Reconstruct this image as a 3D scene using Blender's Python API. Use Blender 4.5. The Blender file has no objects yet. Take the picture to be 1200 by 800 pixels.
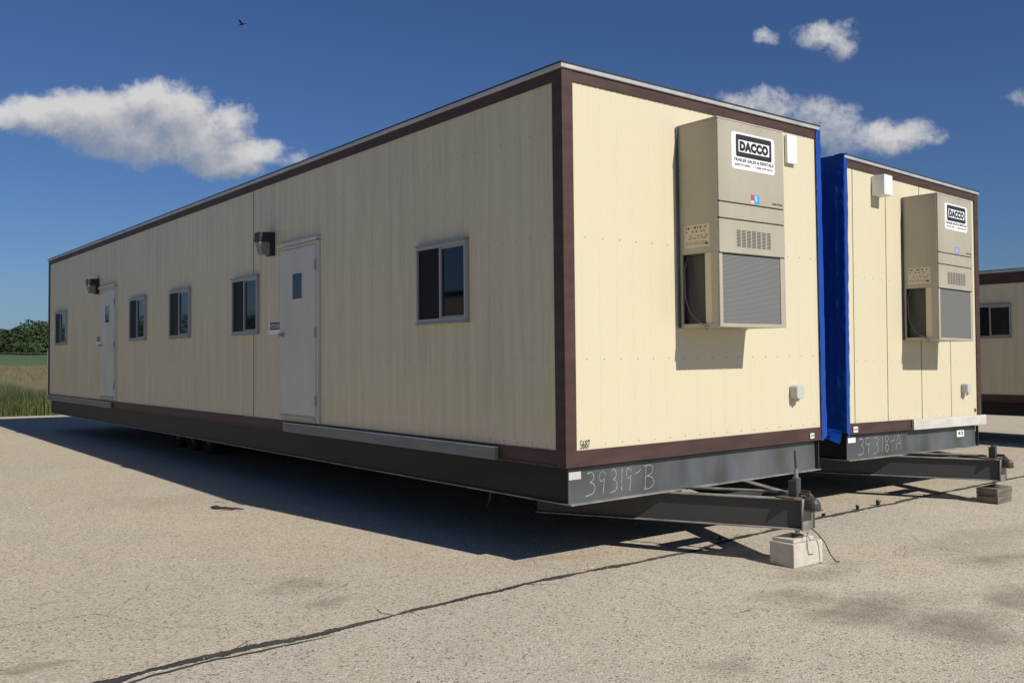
import bpy, bmesh, math, random
from mathutils import Vector, Matrix, noise
random.seed(7)
R = math.radians
scene = bpy.context.scene
COL = scene.collection

# ------------------------------------------------------------------ materials
def mat(name, col, rough=.6, metal=0., spec=.5, var=0., vscale=(3, 3, 3), bump=0., bscale=60., col2=None, detail=5.):
    m = bpy.data.materials.new(name); m.use_nodes = True
    nt = m.node_tree; b = nt.nodes['Principled BSDF']
    b.inputs['Base Color'].default_value = (*col, 1)
    b.inputs['Roughness'].default_value = rough
    b.inputs['Metallic'].default_value = metal
    b.inputs['Specular IOR Level'].default_value = spec
    tc = nt.nodes.new('ShaderNodeTexCoord')
    if var or col2:
        mp = nt.nodes.new('ShaderNodeMapping'); mp.inputs['Scale'].default_value = vscale
        n = nt.nodes.new('ShaderNodeTexNoise'); n.inputs['Scale'].default_value = 1; n.inputs['Detail'].default_value = detail
        nt.links.new(tc.outputs['Object'], mp.inputs[0]); nt.links.new(mp.outputs[0], n.inputs['Vector'])
        r = nt.nodes.new('ShaderNodeValToRGB')
        c2 = col2 or tuple(c * (1 - var) for c in col)
        r.color_ramp.elements[0].position = .36; r.color_ramp.elements[0].color = (*c2, 1)
        r.color_ramp.elements[1].position = .62; r.color_ramp.elements[1].color = (*col, 1)
        nt.links.new(n.outputs['Fac'], r.inputs[0]); nt.links.new(r.outputs[0], b.inputs['Base Color'])
    if bump:
        n2 = nt.nodes.new('ShaderNodeTexNoise'); n2.inputs['Scale'].default_value = bscale; n2.inputs['Detail'].default_value = 4
        nt.links.new(tc.outputs['Object'], n2.inputs['Vector'])
        bp = nt.nodes.new('ShaderNodeBump'); bp.inputs['Strength'].default_value = bump; bp.inputs['Distance'].default_value = .01
        nt.links.new(n2.outputs['Fac'], bp.inputs['Height']); nt.links.new(bp.outputs[0], b.inputs['Normal'])
    return m

M = {}
M['cream'] = mat('cream painted siding', (.655, .590, .408), .36, bump=.30, bscale=1.6)
M['brown'] = mat('brown painted trim', (.080, .046, .039), .55, spec=.3, var=.28, vscale=(2.5, 2.5, 9))
M['galv'] = mat('galvanised roof edge', (.56, .56, .54), .4, metal=.25, var=.2, vscale=(6, 2, 6))
M['membrane'] = mat('roof membrane', (.03, .03, .033), .8)
M['seam'] = mat('panel joint', (.16, .14, .10), .7)
M['screw'] = mat('screw heads', (.26, .235, .18), .5, metal=.4)
M['frame'] = mat('weathered black chassis paint', (.108, .121, .130), .42, col2=(.060, .063, .061), vscale=(2.2, 2.2, .9), detail=9., bump=.12, bscale=30)
M['flange'] = mat('flange edge with lit colour', (.30, .28, .25), .55, var=.5, vscale=(5, 5, 5))  # light caught by flanges and tip plate is put into this pale colour
M['tongue'] = mat('black tongue steel', (.047, .046, .046), .5, col2=(.050, .043, .039), vscale=(7, 7, 7), bump=.15, bscale=35)
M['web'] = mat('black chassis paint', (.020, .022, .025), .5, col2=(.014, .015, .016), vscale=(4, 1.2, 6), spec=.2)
M['rust'] = mat('rusty steel', (.16, .10, .07), .75, col2=(.07, .05, .04), vscale=(18, 18, 18), bump=.3, bscale=60)
M['belly'] = mat('underside board', (.018, .018, .018), .9)
M['board'] = mat('primed filler board', (.62, .60, .53), .6, var=.15, vscale=(3, 3, 12))
M['boardshade'] = mat('white filler board with shaded colour', (.19, .205, .21), .6, var=.2, vscale=(3, 3, 12))  # white board on the long side, its shade put into the colour
M['door'] = mat('pale grey door paint', (.585, .575, .525), .45, var=.10, vscale=(2, 2, 1))
M['alu'] = mat('mill aluminium', (.36, .37, .375), .42, metal=.3)
M['steel'] = mat('dull steel', (.35, .35, .34), .4, metal=.7)
M['black'] = mat('black plastic', (.015, .015, .017), .45)
M['lens'] = mat('prismatic lamp lens', (.20, .20, .19), .25, bump=.3, bscale=90)
M['white'] = mat('white vinyl', (.80, .80, .78), .45)
M['ink'] = mat('black ink', (.022, .022, .025), .5)
M['ac'] = mat('beige sheet metal', (.435, .395, .305), .42, var=.10, vscale=(3, 3, 1.2), bump=.12, bscale=3)
M['acdark'] = mat('dark slots', (.05, .047, .04), .7)
M['coil'] = mat('condenser fins', (.25, .25, .235), .5, metal=.3)
M['coildark'] = mat('side coil in recess', (.055, .055, .05), .6)
M['gap'] = mat('panel gap shadow gasket', (.03, .027, .022), .8)
M['plate'] = mat('yellowed data plate', (.62, .55, .40), .5)
M['red'] = mat('red print', (.62, .06, .10), .5)
M['blueprint'] = mat('blue print', (.06, .33, .62), .5)
M['lightblue'] = mat('light blue print', (.35, .58, .70), .5)
M['violet'] = mat('faded blue print', (.24, .27, .50), .5)
M['paleviolet'] = mat('faded pale print', (.40, .42, .55), .5)
M['cable'] = mat('grey rubber cable', (.10, .095, .085), .6)
M['greybox'] = mat('grey plastic box', (.50, .50, .48), .5)
M['rubber'] = mat('tyre rubber', (.02, .02, .02), .85)
M['chalk'] = mat('white chalk', (.34, .35, .345), .9, col2=(.17, .18, .18), vscale=(45, 45, 45))
M['chalkfaint'] = mat('faint chalk', (.24, .25, .25), .9, col2=(.12, .13, .135), vscale=(40, 40, 40))
M['concrete'] = mat('concrete block', (.58, .53, .44), .9, var=.14, vscale=(14, 14, 14), bump=.4, bscale=120)
M['wood'] = mat('weathered timber', (.20, .17, .13), .85, var=.5, vscale=(4, 4, 30), bump=.4, bscale=40)
M['bark'] = mat('bark', (.10, .07, .05), .9)
M['wire'] = mat('galvanised wire', (.15, .155, .145), .7)
M['post'] = mat('galvanised post', (.24, .25, .24), .7)
M['stick'] = mat('dark dead wood', (.05, .035, .025), .9)
M['weed'] = mat('weed leaves', (.07, .085, .03), .7, col2=(.12, .10, .05), vscale=(9, 9, 9))
M['pebble_pale'] = mat('pale stone', (.62, .58, .50), .9)
M['pebble_tan'] = mat('tan stone', (.40, .33, .24), .9)
M['pebble_dark'] = mat('dark stone', (.11, .10, .09), .9)
M['bird'] = mat('dark feathers', (.012, .012, .014), .7)
M['seal'] = mat('bitumen crack seal', (.030, .028, .026), .75, col2=(.085, .075, .06), vscale=(3.0, 26, 3), bump=.3, bscale=50, detail=8)

def glass_mat():
    m = mat('window glass', (.006, .008, .012), .03, spec=.5)
    m.node_tree.nodes['Principled BSDF'].inputs['IOR'].default_value = 1.42
    return m
M['glass'] = glass_mat()
M['screen'] = mat('insect screen', (.008, .009, .011), .5, spec=.15)

def tarp_mat():
    m = mat('blue polyethylene sheet', (.010, .062, .33), .32, spec=.5, bump=.5, bscale=9, col2=(.007, .052, .31), vscale=(3, 3, 1))
    return m
M['tarp'] = tarp_mat()

# vertical dirt streaks and splashed band on the cream siding
def dirty_cream():
    m = M['cream']; nt = m.node_tree; b = nt.nodes['Principled BSDF']
    tc = nt.nodes.new('ShaderNodeTexCoord')
    mp = nt.nodes.new('ShaderNodeMapping'); mp.inputs['Scale'].default_value = (11, 11, .45)
    n = nt.nodes.new('ShaderNodeTexNoise'); n.inputs['Scale'].default_value = 1; n.inputs['Detail'].default_value = 6; n.inputs['Roughness'].default_value = .65
    nt.links.new(tc.outputs['Object'], mp.inputs[0]); nt.links.new(mp.outputs[0], n.inputs[0])
    n2 = nt.nodes.new('ShaderNodeTexNoise'); n2.inputs['Scale'].default_value = .7; n2.inputs['Detail'].default_value = 3
    nt.links.new(tc.outputs['Object'], n2.inputs[0])
    r = nt.nodes.new('ShaderNodeValToRGB'); r.color_ramp.elements[0].position = .40; r.color_ramp.elements[0].color = (0, 0, 0, 1)
    r.color_ramp.elements[1].position = .72; r.color_ramp.elements[1].color = (1, 1, 1, 1)
    nt.links.new(n.outputs[0], r.inputs[0])
    mu = nt.nodes.new('ShaderNodeMath'); mu.operation = 'MULTIPLY'
    nt.links.new(r.outputs[0], mu.inputs[0]); nt.links.new(n2.outputs[0], mu.inputs[1])
    # only the long weather side carries the heavy streaks: wall faces with |normal.x| large
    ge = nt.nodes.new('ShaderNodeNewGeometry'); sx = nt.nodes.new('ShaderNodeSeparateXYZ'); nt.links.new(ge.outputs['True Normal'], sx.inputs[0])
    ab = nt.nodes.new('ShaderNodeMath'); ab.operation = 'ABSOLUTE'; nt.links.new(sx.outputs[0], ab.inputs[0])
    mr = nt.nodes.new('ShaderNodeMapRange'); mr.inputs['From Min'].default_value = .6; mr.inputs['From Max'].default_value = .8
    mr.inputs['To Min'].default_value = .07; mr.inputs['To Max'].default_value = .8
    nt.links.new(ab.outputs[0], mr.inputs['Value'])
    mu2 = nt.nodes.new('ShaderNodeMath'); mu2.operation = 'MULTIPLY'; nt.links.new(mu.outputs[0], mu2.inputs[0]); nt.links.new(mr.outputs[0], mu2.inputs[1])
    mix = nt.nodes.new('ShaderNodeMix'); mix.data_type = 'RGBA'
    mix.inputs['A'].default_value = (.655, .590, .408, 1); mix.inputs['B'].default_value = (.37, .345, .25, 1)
    nt.links.new(mu2.outputs[0], mix.inputs['Factor']); # splashed, washed-out band with drip-shaped upper edge at the foot of the panels
    sz = nt.nodes.new('ShaderNodeSeparateXYZ'); nt.links.new(tc.outputs['Object'], sz.inputs[0])
    mp3 = nt.nodes.new('ShaderNodeMapping'); mp3.inputs['Scale'].default_value = (7, 7, .8); nt.links.new(tc.outputs['Object'], mp3.inputs[0])
    n3 = nt.nodes.new('ShaderNodeTexNoise'); n3.inputs['Scale'].default_value = 1; n3.inputs['Detail'].default_value = 5; nt.links.new(mp3.outputs[0], n3.inputs[0])
    ad = nt.nodes.new('ShaderNodeMath'); ad.operation = 'MULTIPLY_ADD'; ad.inputs[1].default_value = .9; nt.links.new(n3.outputs[0], ad.inputs[0]); nt.links.new(sz.outputs[2], ad.inputs[2])
    m3 = nt.nodes.new('ShaderNodeMapRange'); m3.inputs['From Min'].default_value = .86; m3.inputs['From Max'].default_value = .72; nt.links.new(ad.outputs[0], m3.inputs['Value'])
    m4 = nt.nodes.new('ShaderNodeMath'); m4.operation = 'MULTIPLY'; m4.inputs[1].default_value = .5; nt.links.new(m3.outputs[0], m4.inputs[0])
    m5 = nt.nodes.new('ShaderNodeMath'); m5.operation = 'MULTIPLY'; nt.links.new(m4.outputs[0], m5.inputs[0]); nt.links.new(mr.outputs[0], m5.inputs[1])
    mix2 = nt.nodes.new('ShaderNodeMix'); mix2.data_type = 'RGBA'; nt.links.new(m5.outputs[0], mix2.inputs['Factor']); nt.links.new(mix.outputs['Result'], mix2.inputs['A']); mix2.inputs['B'].default_value = (.62, .53, .42, 1)
    nt.links.new(mix2.outputs['Result'], b.inputs['Base Color'])
dirty_cream()

# ------------------------------------------------------------------ mesh builder
class MB:
    def __init__(s): s.v = []; s.f = []; s.mi = []; s.mats = []
    def m(s, name):
        if name not in s.mats: s.mats.append(name)
        return s.mats.index(name)
    def add(s, verts, faces, m, T=None):
        o = len(s.v); k = s.m(m)
        for p in verts:
            p = Vector(p); s.v.append(T @ p if T is not None else p)
        for f in faces: s.f.append(tuple(i + o for i in f)); s.mi.append(k)
        return s
    def box(s, x0, x1, y0, y1, z0, z1, m, T=None):
        return s.add([(x0, y0, z0), (x1, y0, z0), (x1, y1, z0), (x0, y1, z0), (x0, y0, z1), (x1, y0, z1), (x1, y1, z1), (x0, y1, z1)],
                     [(0, 3, 2, 1), (4, 5, 6, 7), (0, 1, 5, 4), (1, 2, 6, 5), (2, 3, 7, 6), (3, 0, 4, 7)], m, T)
    def tube(s, pts, rad, m, n=8, T=None, cap=True):
        pts = [Vector(p) for p in pts]; rr = rad if isinstance(rad, (list, tuple)) else [rad] * len(pts)
        vs = []; fs = []
        for i, p in enumerate(pts):
            d = (pts[min(i + 1, len(pts) - 1)] - pts[max(i - 1, 0)]).normalized()
            a = d.orthogonal().normalized() if i == 0 else (a - a.dot(d) * d).normalized()
            b = d.cross(a)
            for k in range(n):
                t = 2 * math.pi * k / n; vs.append(p + (a * math.cos(t) + b * math.sin(t)) * rr[i])
        for i in range(len(pts) - 1):
            for k in range(n):
                fs.append((i * n + k, i * n + (k + 1) % n, (i + 1) * n + (k + 1) % n, (i + 1) * n + k))
        if cap:
            fs.append(tuple(range(n))[::-1]); fs.append(tuple((len(pts) - 1) * n + k for k in range(n)))
        return s.add(vs, fs, m, T)
    def poly_prism(s, pts2, y0, y1, m, T=None):   # outline in x,z extruded along y
        n = len(pts2)
        vs = [(x, y0, z) for x, z in pts2] + [(x, y1, z) for x, z in pts2]
        fs = [tuple(range(n)), tuple(range(n, 2 * n))[::-1]] + [(i, i + n, (i + 1) % n + n, (i + 1) % n) for i in range(n)]
        return s.add(vs, fs, m, T)
    def build(s, name, parent=None, bevel=0., smooth=False, recalc=True):
        me = bpy.data.meshes.new(name); me.from_pydata([tuple(p) for p in s.v], [], s.f)
        for mm in s.mats: me.materials.append(M[mm])
        me.polygons.foreach_set('material_index', s.mi)
        if smooth: me.polygons.foreach_set('use_smooth', [True] * len(me.polygons))
        me.update()
        if recalc:
            bm = bmesh.new(); bm.from_mesh(me); bmesh.ops.recalc_face_normals(bm, faces=bm.faces); bm.to_mesh(me); bm.free()
        o = bpy.data.objects.new(name, me); COL.objects.link(o)
        if parent: o.parent = parent
        if bevel:
            b = o.modifiers.new('bevel', 'BEVEL'); b.width = bevel; b.segments = 2; b.limit_method = 'ANGLE'; b.angle_limit = R(40)
        return o

def tag(o, label=None, cat=None, group=None, kind=None):
    if label: o['label'] = label
    if cat: o['category'] = cat
    if group: o['group'] = group
    if kind: o['kind'] = kind
    return o
def empty(name, loc, rot=(0, 0, 0)):
    o = bpy.data.objects.new(name, None); COL.objects.link(o); o.location = loc; o.rotation_euler = rot
    o.empty_display_size = .3
    return o

def text_mesh(body, width, height=None, bold=.0, gap=1.):
    cu = bpy.data.curves.new('lettering', 'FONT'); cu.body = body; cu.size = 1; cu.align_x = 'LEFT'; cu.offset = bold; cu.resolution_u = 3; cu.space_character = gap
    ob = bpy.data.objects.new('lettering', cu); COL.objects.link(ob)
    dg = bpy.context.evaluated_depsgraph_get(); me = bpy.data.meshes.new_from_object(ob.evaluated_get(dg))
    xs = [v.co.x for v in me.vertices]; ys = [v.co.y for v in me.vertices]
    x0, x1, y0, y1 = min(xs), max(xs), min(ys), max(ys)
    sx = width / (x1 - x0); sy = sx if height is None else height / (y1 - y0)
    vs = [((v.co.x - x0) * sx, (v.co.y - y0) * sy) for v in me.vertices]; fs = [tuple(p.vertices) for p in me.polygons]
    bpy.data.objects.remove(ob); bpy.data.curves.remove(cu); bpy.data.meshes.remove(me)
    return vs, fs
def put_text(mb, body, x0, z0, width, y, m, height=None, bold=0., flip=None, gap=1.):
    # letters on a plane facing -Y at depth y; flip maps (x,y,z)
    vs, fs = text_mesh(body, width, height, bold, gap)
    P = [(x0 + a, y, z0 + b) for a, b in vs]
    if flip: P = [flip(*p) for p in P]
    mb.add(P, fs, m)
def rrect(x0, x1, z0, z1, r, n=5):
    out = []
    for cx, cz, a0 in ((x1 - r, z1 - r, 0), (x0 + r, z1 - r, 90), (x0 + r, z0 + r, 180), (x1 - r, z0 + r, 270)):
        for k in range(n + 1):
            a = R(a0 + 90 * k / n); out.append((cx + r * math.cos(a), cz + r * math.sin(a)))
    return out

# ------------------------------------------------------------------ terrain levels
def lot_z(x, y): return -.857 - .014 * x + .007 * y
LOT_END = 25.35
def land_z(x, y):
    if y <= LOT_END: return lot_z(x, y) - .03
    base = lot_z(min(max(x, -60), 60), LOT_END)
    d = y - LOT_END
    return base + .0225 * min(d, 150) + .006 * max(0, min(d - 150, 500)) + .0 * d

# ------------------------------------------------------------------ trailer pieces
PER = .2032
SIDE_ROWS = (.178, .9, 1.95, 2.85); END_ROWS = (.178, .9, 1.94)
def ribbed(mb, s0, s1, z0, z1, mp, m='cream', k_=1.):
    # shallow-ribbed sheet: mp(s, d, z) -> point, d = height above the sheet's base plane
    prof = []
    s = s0; k = math.floor(s0 / PER) * PER
    step = PER / 3
    while k < s1 + PER:
        for j in range(3):
            b = k + j * step
            h = (.005 if j == 0 else .0026) * k_
            prof += [(b, 0), (b + .010, h), (b + .024, h), (b + .034, 0)]
        k += PER
    prof = [(a, d) for a, d in prof if s0 < a < s1]
    prof = [(s0, 0)] + prof + [(s1, 0)]
    vs = []; fs = []
    for a, d in prof: vs += [mp(a, d, z0), mp(a, d, z1)]
    for i in range(len(prof) - 1): fs.append((2 * i, 2 * i + 2, 2 * i + 3, 2 * i + 1))
    mb.add(vs, fs, m)
def screws(mb, s0, s1, zs, mp):
    k = math.ceil(s0 / PER) * PER + .052
    while k < s1:
        for z in zs:
            a = .0045
            vs = [mp(k - a, .0005, z - a), mp(k + a, .0005, z - a), mp(k + a, .0005, z + a), mp(k - a, .0005, z + a),
                  mp(k - a * .6, .005, z - a * .6), mp(k + a * .6, .005, z - a * .6), mp(k + a * .6, .005, z + a * .6), mp(k - a * .6, .005, z + a * .6)]
            mb.add(vs, [(4, 5, 6, 7), (0, 1, 5, 4), (1, 2, 6, 5), (2, 3, 7, 6), (3, 0, 4, 7)], 'screw')
        k += PER

def body(root, W, L, H, zs=.14, zt=3.25, rows=SIDE_ROWS, end_rows=END_ROWS, open_corner=None, fz=-.314, roof=.047, seams_end=(), seams_side=(), over=.02, brown='brown'):
    e = .014
    mpL = lambda s, d, z: (e - d, s, z)
    mpF = lambda s, d, z: (s, e - d, z)
    mpR = lambda s, d, z: (W - e + d, s, z)
    mpB = lambda s, d, z: (s, L - e + d, z)
    for nm, mp, s1, sm in (('side_wall', mpL, L, seams_side), ('end_wall', mpF, W, seams_end), ('side_wall', mpR, L, ()), ('end_wall', mpB, W, ())):
        mb = MB(); ribbed(mb, .02, s1 - .02, zs - .05, zt + .03, mp, k_=1.35 if nm == 'side_wall' else .6); screws(mb, .14, s1 - .14, rows if nm == 'side_wall' else end_rows, mp)
        for q in sm:
            a = [mp(q - .0022, .001, zs), mp(q + .0022, .001, zs), mp(q + .0022, .001, zt), mp(q - .0022, .001, zt),
                 mp(q - .0022, .006, zs), mp(q + .0022, .006, zs), mp(q + .0022, .006, zt), mp(q - .0022, .006, zt)]
            mb.add(a, [(4, 5, 6, 7), (0, 1, 5, 4), (1, 2, 6, 5), (2, 3, 7, 6), (3, 0, 4, 7)], 'seam')
        mb.build(nm, root, recalc=False)
    # trims: one L-shaped corner strip each, then head and base bands
    for cx, sx in ((0, 1), (W, -1)):
        for cy, sy in ((0, 1), (L, -1)):
            if (cx, cy) == open_corner: continue
            mb = MB(); t = .003
            xs = sorted((cx - sx * t, cx + sx * .118)); ys = sorted((cy - sy * t, cy + sy * .012))
            mb.box(*xs, *ys, .002, H - .004, brown)
            xs = sorted((cx - sx * t, cx + sx * .012)); ys = sorted((cy + sy * .0125, cy + sy * .128))
            mb.box(*xs, *ys, .002, H - .004, brown)
            mb.build('corner_trim', root, bevel=.002)
    for nm, z0, z1 in (('top_trim', zt, H - .002), ('bottom_trim', 0, zs)):
        for q in ((.118 if open_corner != (0, 0) else .003, W - (.118 if open_corner != (W, 0) else .003), 0, .012), (.118, W - .118, L - .012, L), (0, .012, .128, L - .128), (W - .012, W, .128, L - .128)):
            mb = MB(); mb.box(*q, z0, z1, brown)
            if nm == 'bottom_trim':   # small drip lip at the foot
                x0, x1, y0, y1 = q
                if y1 == .012: mb.box(x0, x1, -.007, -.0005, 0.004, .022, brown)
                if x1 == .012: mb.box(-.007, -.0005, y0, y1, 0.004, .022, brown)
            mb.build(nm, root, bevel=.002)
    mb = MB(); mb.box(-over, W + over, -over, L + over, H, H + roof, 'galv'); ro = mb.build('roof', root, bevel=.006)
    mb = MB(); mb.box(-over - .004, W + over + .004, -over - .004, L + over + .004, H + roof - .010, H + roof + .004, 'membrane'); mb.build('roof_membrane', ro)
    mb = MB(); mb.box(.02, W - .02, .02, L - .02, .0, .03, 'belly'); mb.build('floor_underside', root)

def ibeam(mb, p0, p1, z0, z1, fw, m, mf, web=.012, ft=.012):
    # I-section between two plan points
    a = Vector((p0[0], p0[1], 0)); b = Vector((p1[0], p1[1], 0)); d = b - a; Ln = d.length
    T = Matrix.Translation(a) @ Matrix.Rotation(math.atan2(d.y, d.x), 4, 'Z')
    mb.box(0, Ln, -web / 2, web / 2, z0 + ft, z1 - ft, m, T)
    mb.box(0, Ln, -fw, fw, z0, z0 + ft, mf, T); mb.box(0, Ln, -fw, fw, z1 - ft, z1, mf, T)

def chassis(root, W, L, fz=-.314, depth=.25, axles=(11.2, 12.05, 12.9), tongue=True, jack_top=.087, steel='frame'):
    xi = .055
    mb = MB(); ft = .011
    # perimeter channel: webs, flanges, end plates
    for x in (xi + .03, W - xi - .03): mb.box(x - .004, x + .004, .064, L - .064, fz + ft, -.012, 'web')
    mb.box(xi + .012, W - xi - .045, .052, .062, fz + ft, -.012, steel); mb.box(xi + .02, W - xi - .02, L - .062, L - .052, fz + ft, -.012, steel)
    mb.box(xi, xi + .075, .098, L - .098, fz, fz + ft, 'flange'); mb.box(W - xi - .075, W - xi, .098, L - .098, fz, fz + ft, 'flange')
    mb.box(xi, W - xi, .004, .096, fz, fz + ft, 'flange'); mb.box(xi, W - xi, L - .096, L - .004, fz, fz + ft, 'flange')
    mb.box(W - xi - .034, W - xi - .024, .012, .0505, fz + ft + .001, -.014, 'tongue')
    y = 1.3
    while y < L - .5:
        mb.box(xi + .036, W - xi - .036, y, y + .05, -.2, -.012, 'belly'); y += 1.2
    fr = mb.build('chassis_frame', root)
    xc = W / 2
    mb = MB()
    for sx in (-1, 1):
        x = xc + sx * .55
        ibeam(mb, (x, .9), (x, L - .4), fz - .002 - depth, fz - .002, .05, 'tongue', 'tongue')
    mb.build('main_beam', root)
    for ay in axles:
        for sx in (-1, 1):
            x = xc + sx * (xc - 1.15)
            w = MB(); rr = .36; gz = -.455
            prof = [(.20, -.11), (.30, -.115), (.345, -.10), (.36, -.07), (.36, .07), (.345, .10), (.30, .115), (.20, .11)]
            n = 28; vs = []; fs = []
            for k in range(n):
                t = 2 * math.pi * k / n
                for r_, o_ in prof: vs.append((x + o_, ay + r_ * math.cos(t), gz + r_ * math.sin(t)))
            q = len(prof)
            for k in range(n):
                for j in range(q - 1): fs.append((k * q + j, ((k + 1) % n) * q + j, ((k + 1) % n) * q + j + 1, k * q + j + 1))
            w.add(vs, fs, 'rubber'); wo = w.build('wheel', root, smooth=True)
            w = MB(); w.tube([(x - .09, ay, gz), (x - .02, ay, gz), (x + .09, ay, gz)], [.205, .12, .205], 'tongue', 20); w.build('rim', wo)
        mb = MB(); mb.tube([(.95, ay, -.455), (W - .95, ay, -.455)], .05, 'tongue', 10); mb.build('axle', root)
    if not tongue: return fr
    # A-frame drawbar
    z1 = fz - .004; z0 = z1 - depth - .015
    mb = MB()
    for sx in (-1, 1):
        p1 = (xc + sx * .035, -1.015); p0 = (xc + sx * 1.13, 1.25)
        ibeam(mb, p0, p1, z0, z1, .042, 'tongue', 'flange')
    mb.box(xc - .075, xc + .075, -1.051, -1.035, z0 - .004, z1 + .002, 'flange')
    mb.box(xc + .0755, xc + .11, -1.047, -1.0, z0 + .002, z1 - .002, 'tongue')
    mb.box(xc - .30, xc + .30, -.38, -.25, z1 - .11, z1 - .03, 'tongue')
    mb.box(xc - .14, xc + .14, -1.02, -.82, z1 + .001, z1 + .012, 'rust')
    to = mb.build('tongue', root, bevel=.003)
    # coupler: channel neck, ball socket, latch
    mb = MB()
    mb.poly_prism([(xc - .05, z1 - .08), (xc + .05, z1 - .08), (xc + .045, z1 + .0), (xc + .02, z1 + .028), (xc - .02, z1 + .028), (xc - .045, z1)], -1.10, -1.0515, 'tongue')
    mb.tube([(xc, -1.115, z1 - .085), (xc, -1.115, z1 - .07), (xc, -1.115, z1 - .03), (xc, -1.115, z1 - .0), (xc, -1.115, z1 + .012)], [.058, .06, .055, .036, .01], 'tongue', 16)
    mb.box(xc - .016, xc + .016, -1.09, -.96, z1 + .029, z1 + .045, 'rust'); mb.box(xc + .008, xc + .018, -1.07, -.95, z1 + .045, z1 + .066, 'rust')
    mb.box(xc - .065, xc + .065, -1.165, -1.06, z1 - .097, z1 - .0855, 'rust')
    mb.build('coupler', to, bevel=.003)
    # screw jack
    jx, jy = xc - .005, -.945
    mb = MB()
    mb.tube([(jx, jy, z0 - .055), (jx, jy, z1 + .05)], .02, 'steel', 12)
    mb.tube([(jx, jy, z1 + .014), (jx, jy, z1 + .05), (jx, jy, z1 + .17)], .036, 'frame', 14)
    mb.box(jx - .062, jx - .036, jy - .04, jy + .04, z1 + .015, z1 + .15, 'tongue')
    if jack_top > -.1:
        mb.tube([(jx, jy, z1 + .17), (jx - .002, jy, z1 + .25)], .019, 'steel', 10)
        mb.tube([(jx - .002, jy, z1 + .25), (jx - .014, jy, jack_top)], [.011, .010], 'tongue', 8)
    mb.tube([(jx, jy, z0 - .075), (jx, jy, z0 - .055)], .055, 'rust', 16)
    mb.build('jack', to)
    # brace strap to the right
    mb = MB(); mb.tube([(xc + .04, -.84, z1 + .03), (xc - .52, .35, z1 + .02)], .014, 'flange', 6); mb.build('brace_rod', to)
    return fr

def window(root, y0, y1, z0, z1):
    f = .023; x = .012
    mb = MB(); xo = -.030
    mb.box(xo, x, y0, y1, z1 - .036, z1, 'alu'); mb.box(xo, x, y0, y1, z0, z0 + .036, 'alu')
    mb.box(xo - .002, x, y0, y0 + f, z0 + .0365, z1 - .0365, 'alu'); mb.box(xo, x, y1 - f, y1, z0 + .0365, z1 - .0365, 'alu')
    mb.box(xo - .022, x, y0 - .012, y1 + .012, z1 + .0006, z1 + .016, 'steel')   # drip cap
    mb.box(xo - .014, x, y0 - .006, y1 + .006, z0 - .018, z0 - .0006, 'steel')
    w = mb.build('window', root, bevel=.0015)
    ym = (y0 + y1) / 2
    mb = MB(); mb.box(-.028, -.008, ym - .014, ym + .014, z0 + .0368, z1 - .0368, 'alu'); mb.build('meeting_stile', w)
    mb = MB(); mb.box(-.006, .006, y0 + f + .0004, ym, z0 + .0368, z1 - .0368, 'glass')
    # near sash rails
    mb.box(-.016, -.0065, y0 + f + .0004, ym - .0145, z0 + .037, z0 + .055, 'alu'); mb.box(-.016, -.0065, y0 + f + .0004, ym - .0145, z1 - .053, z1 - .037, 'alu')
    mb.build('sash', w)
    mb = MB(); mb.box(-.0075, .006, ym + .0004, y1 - f - .0004, z0 + .0368, z1 - .0368, 'screen'); mb.build('insect_screen', w)
    return w

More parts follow.
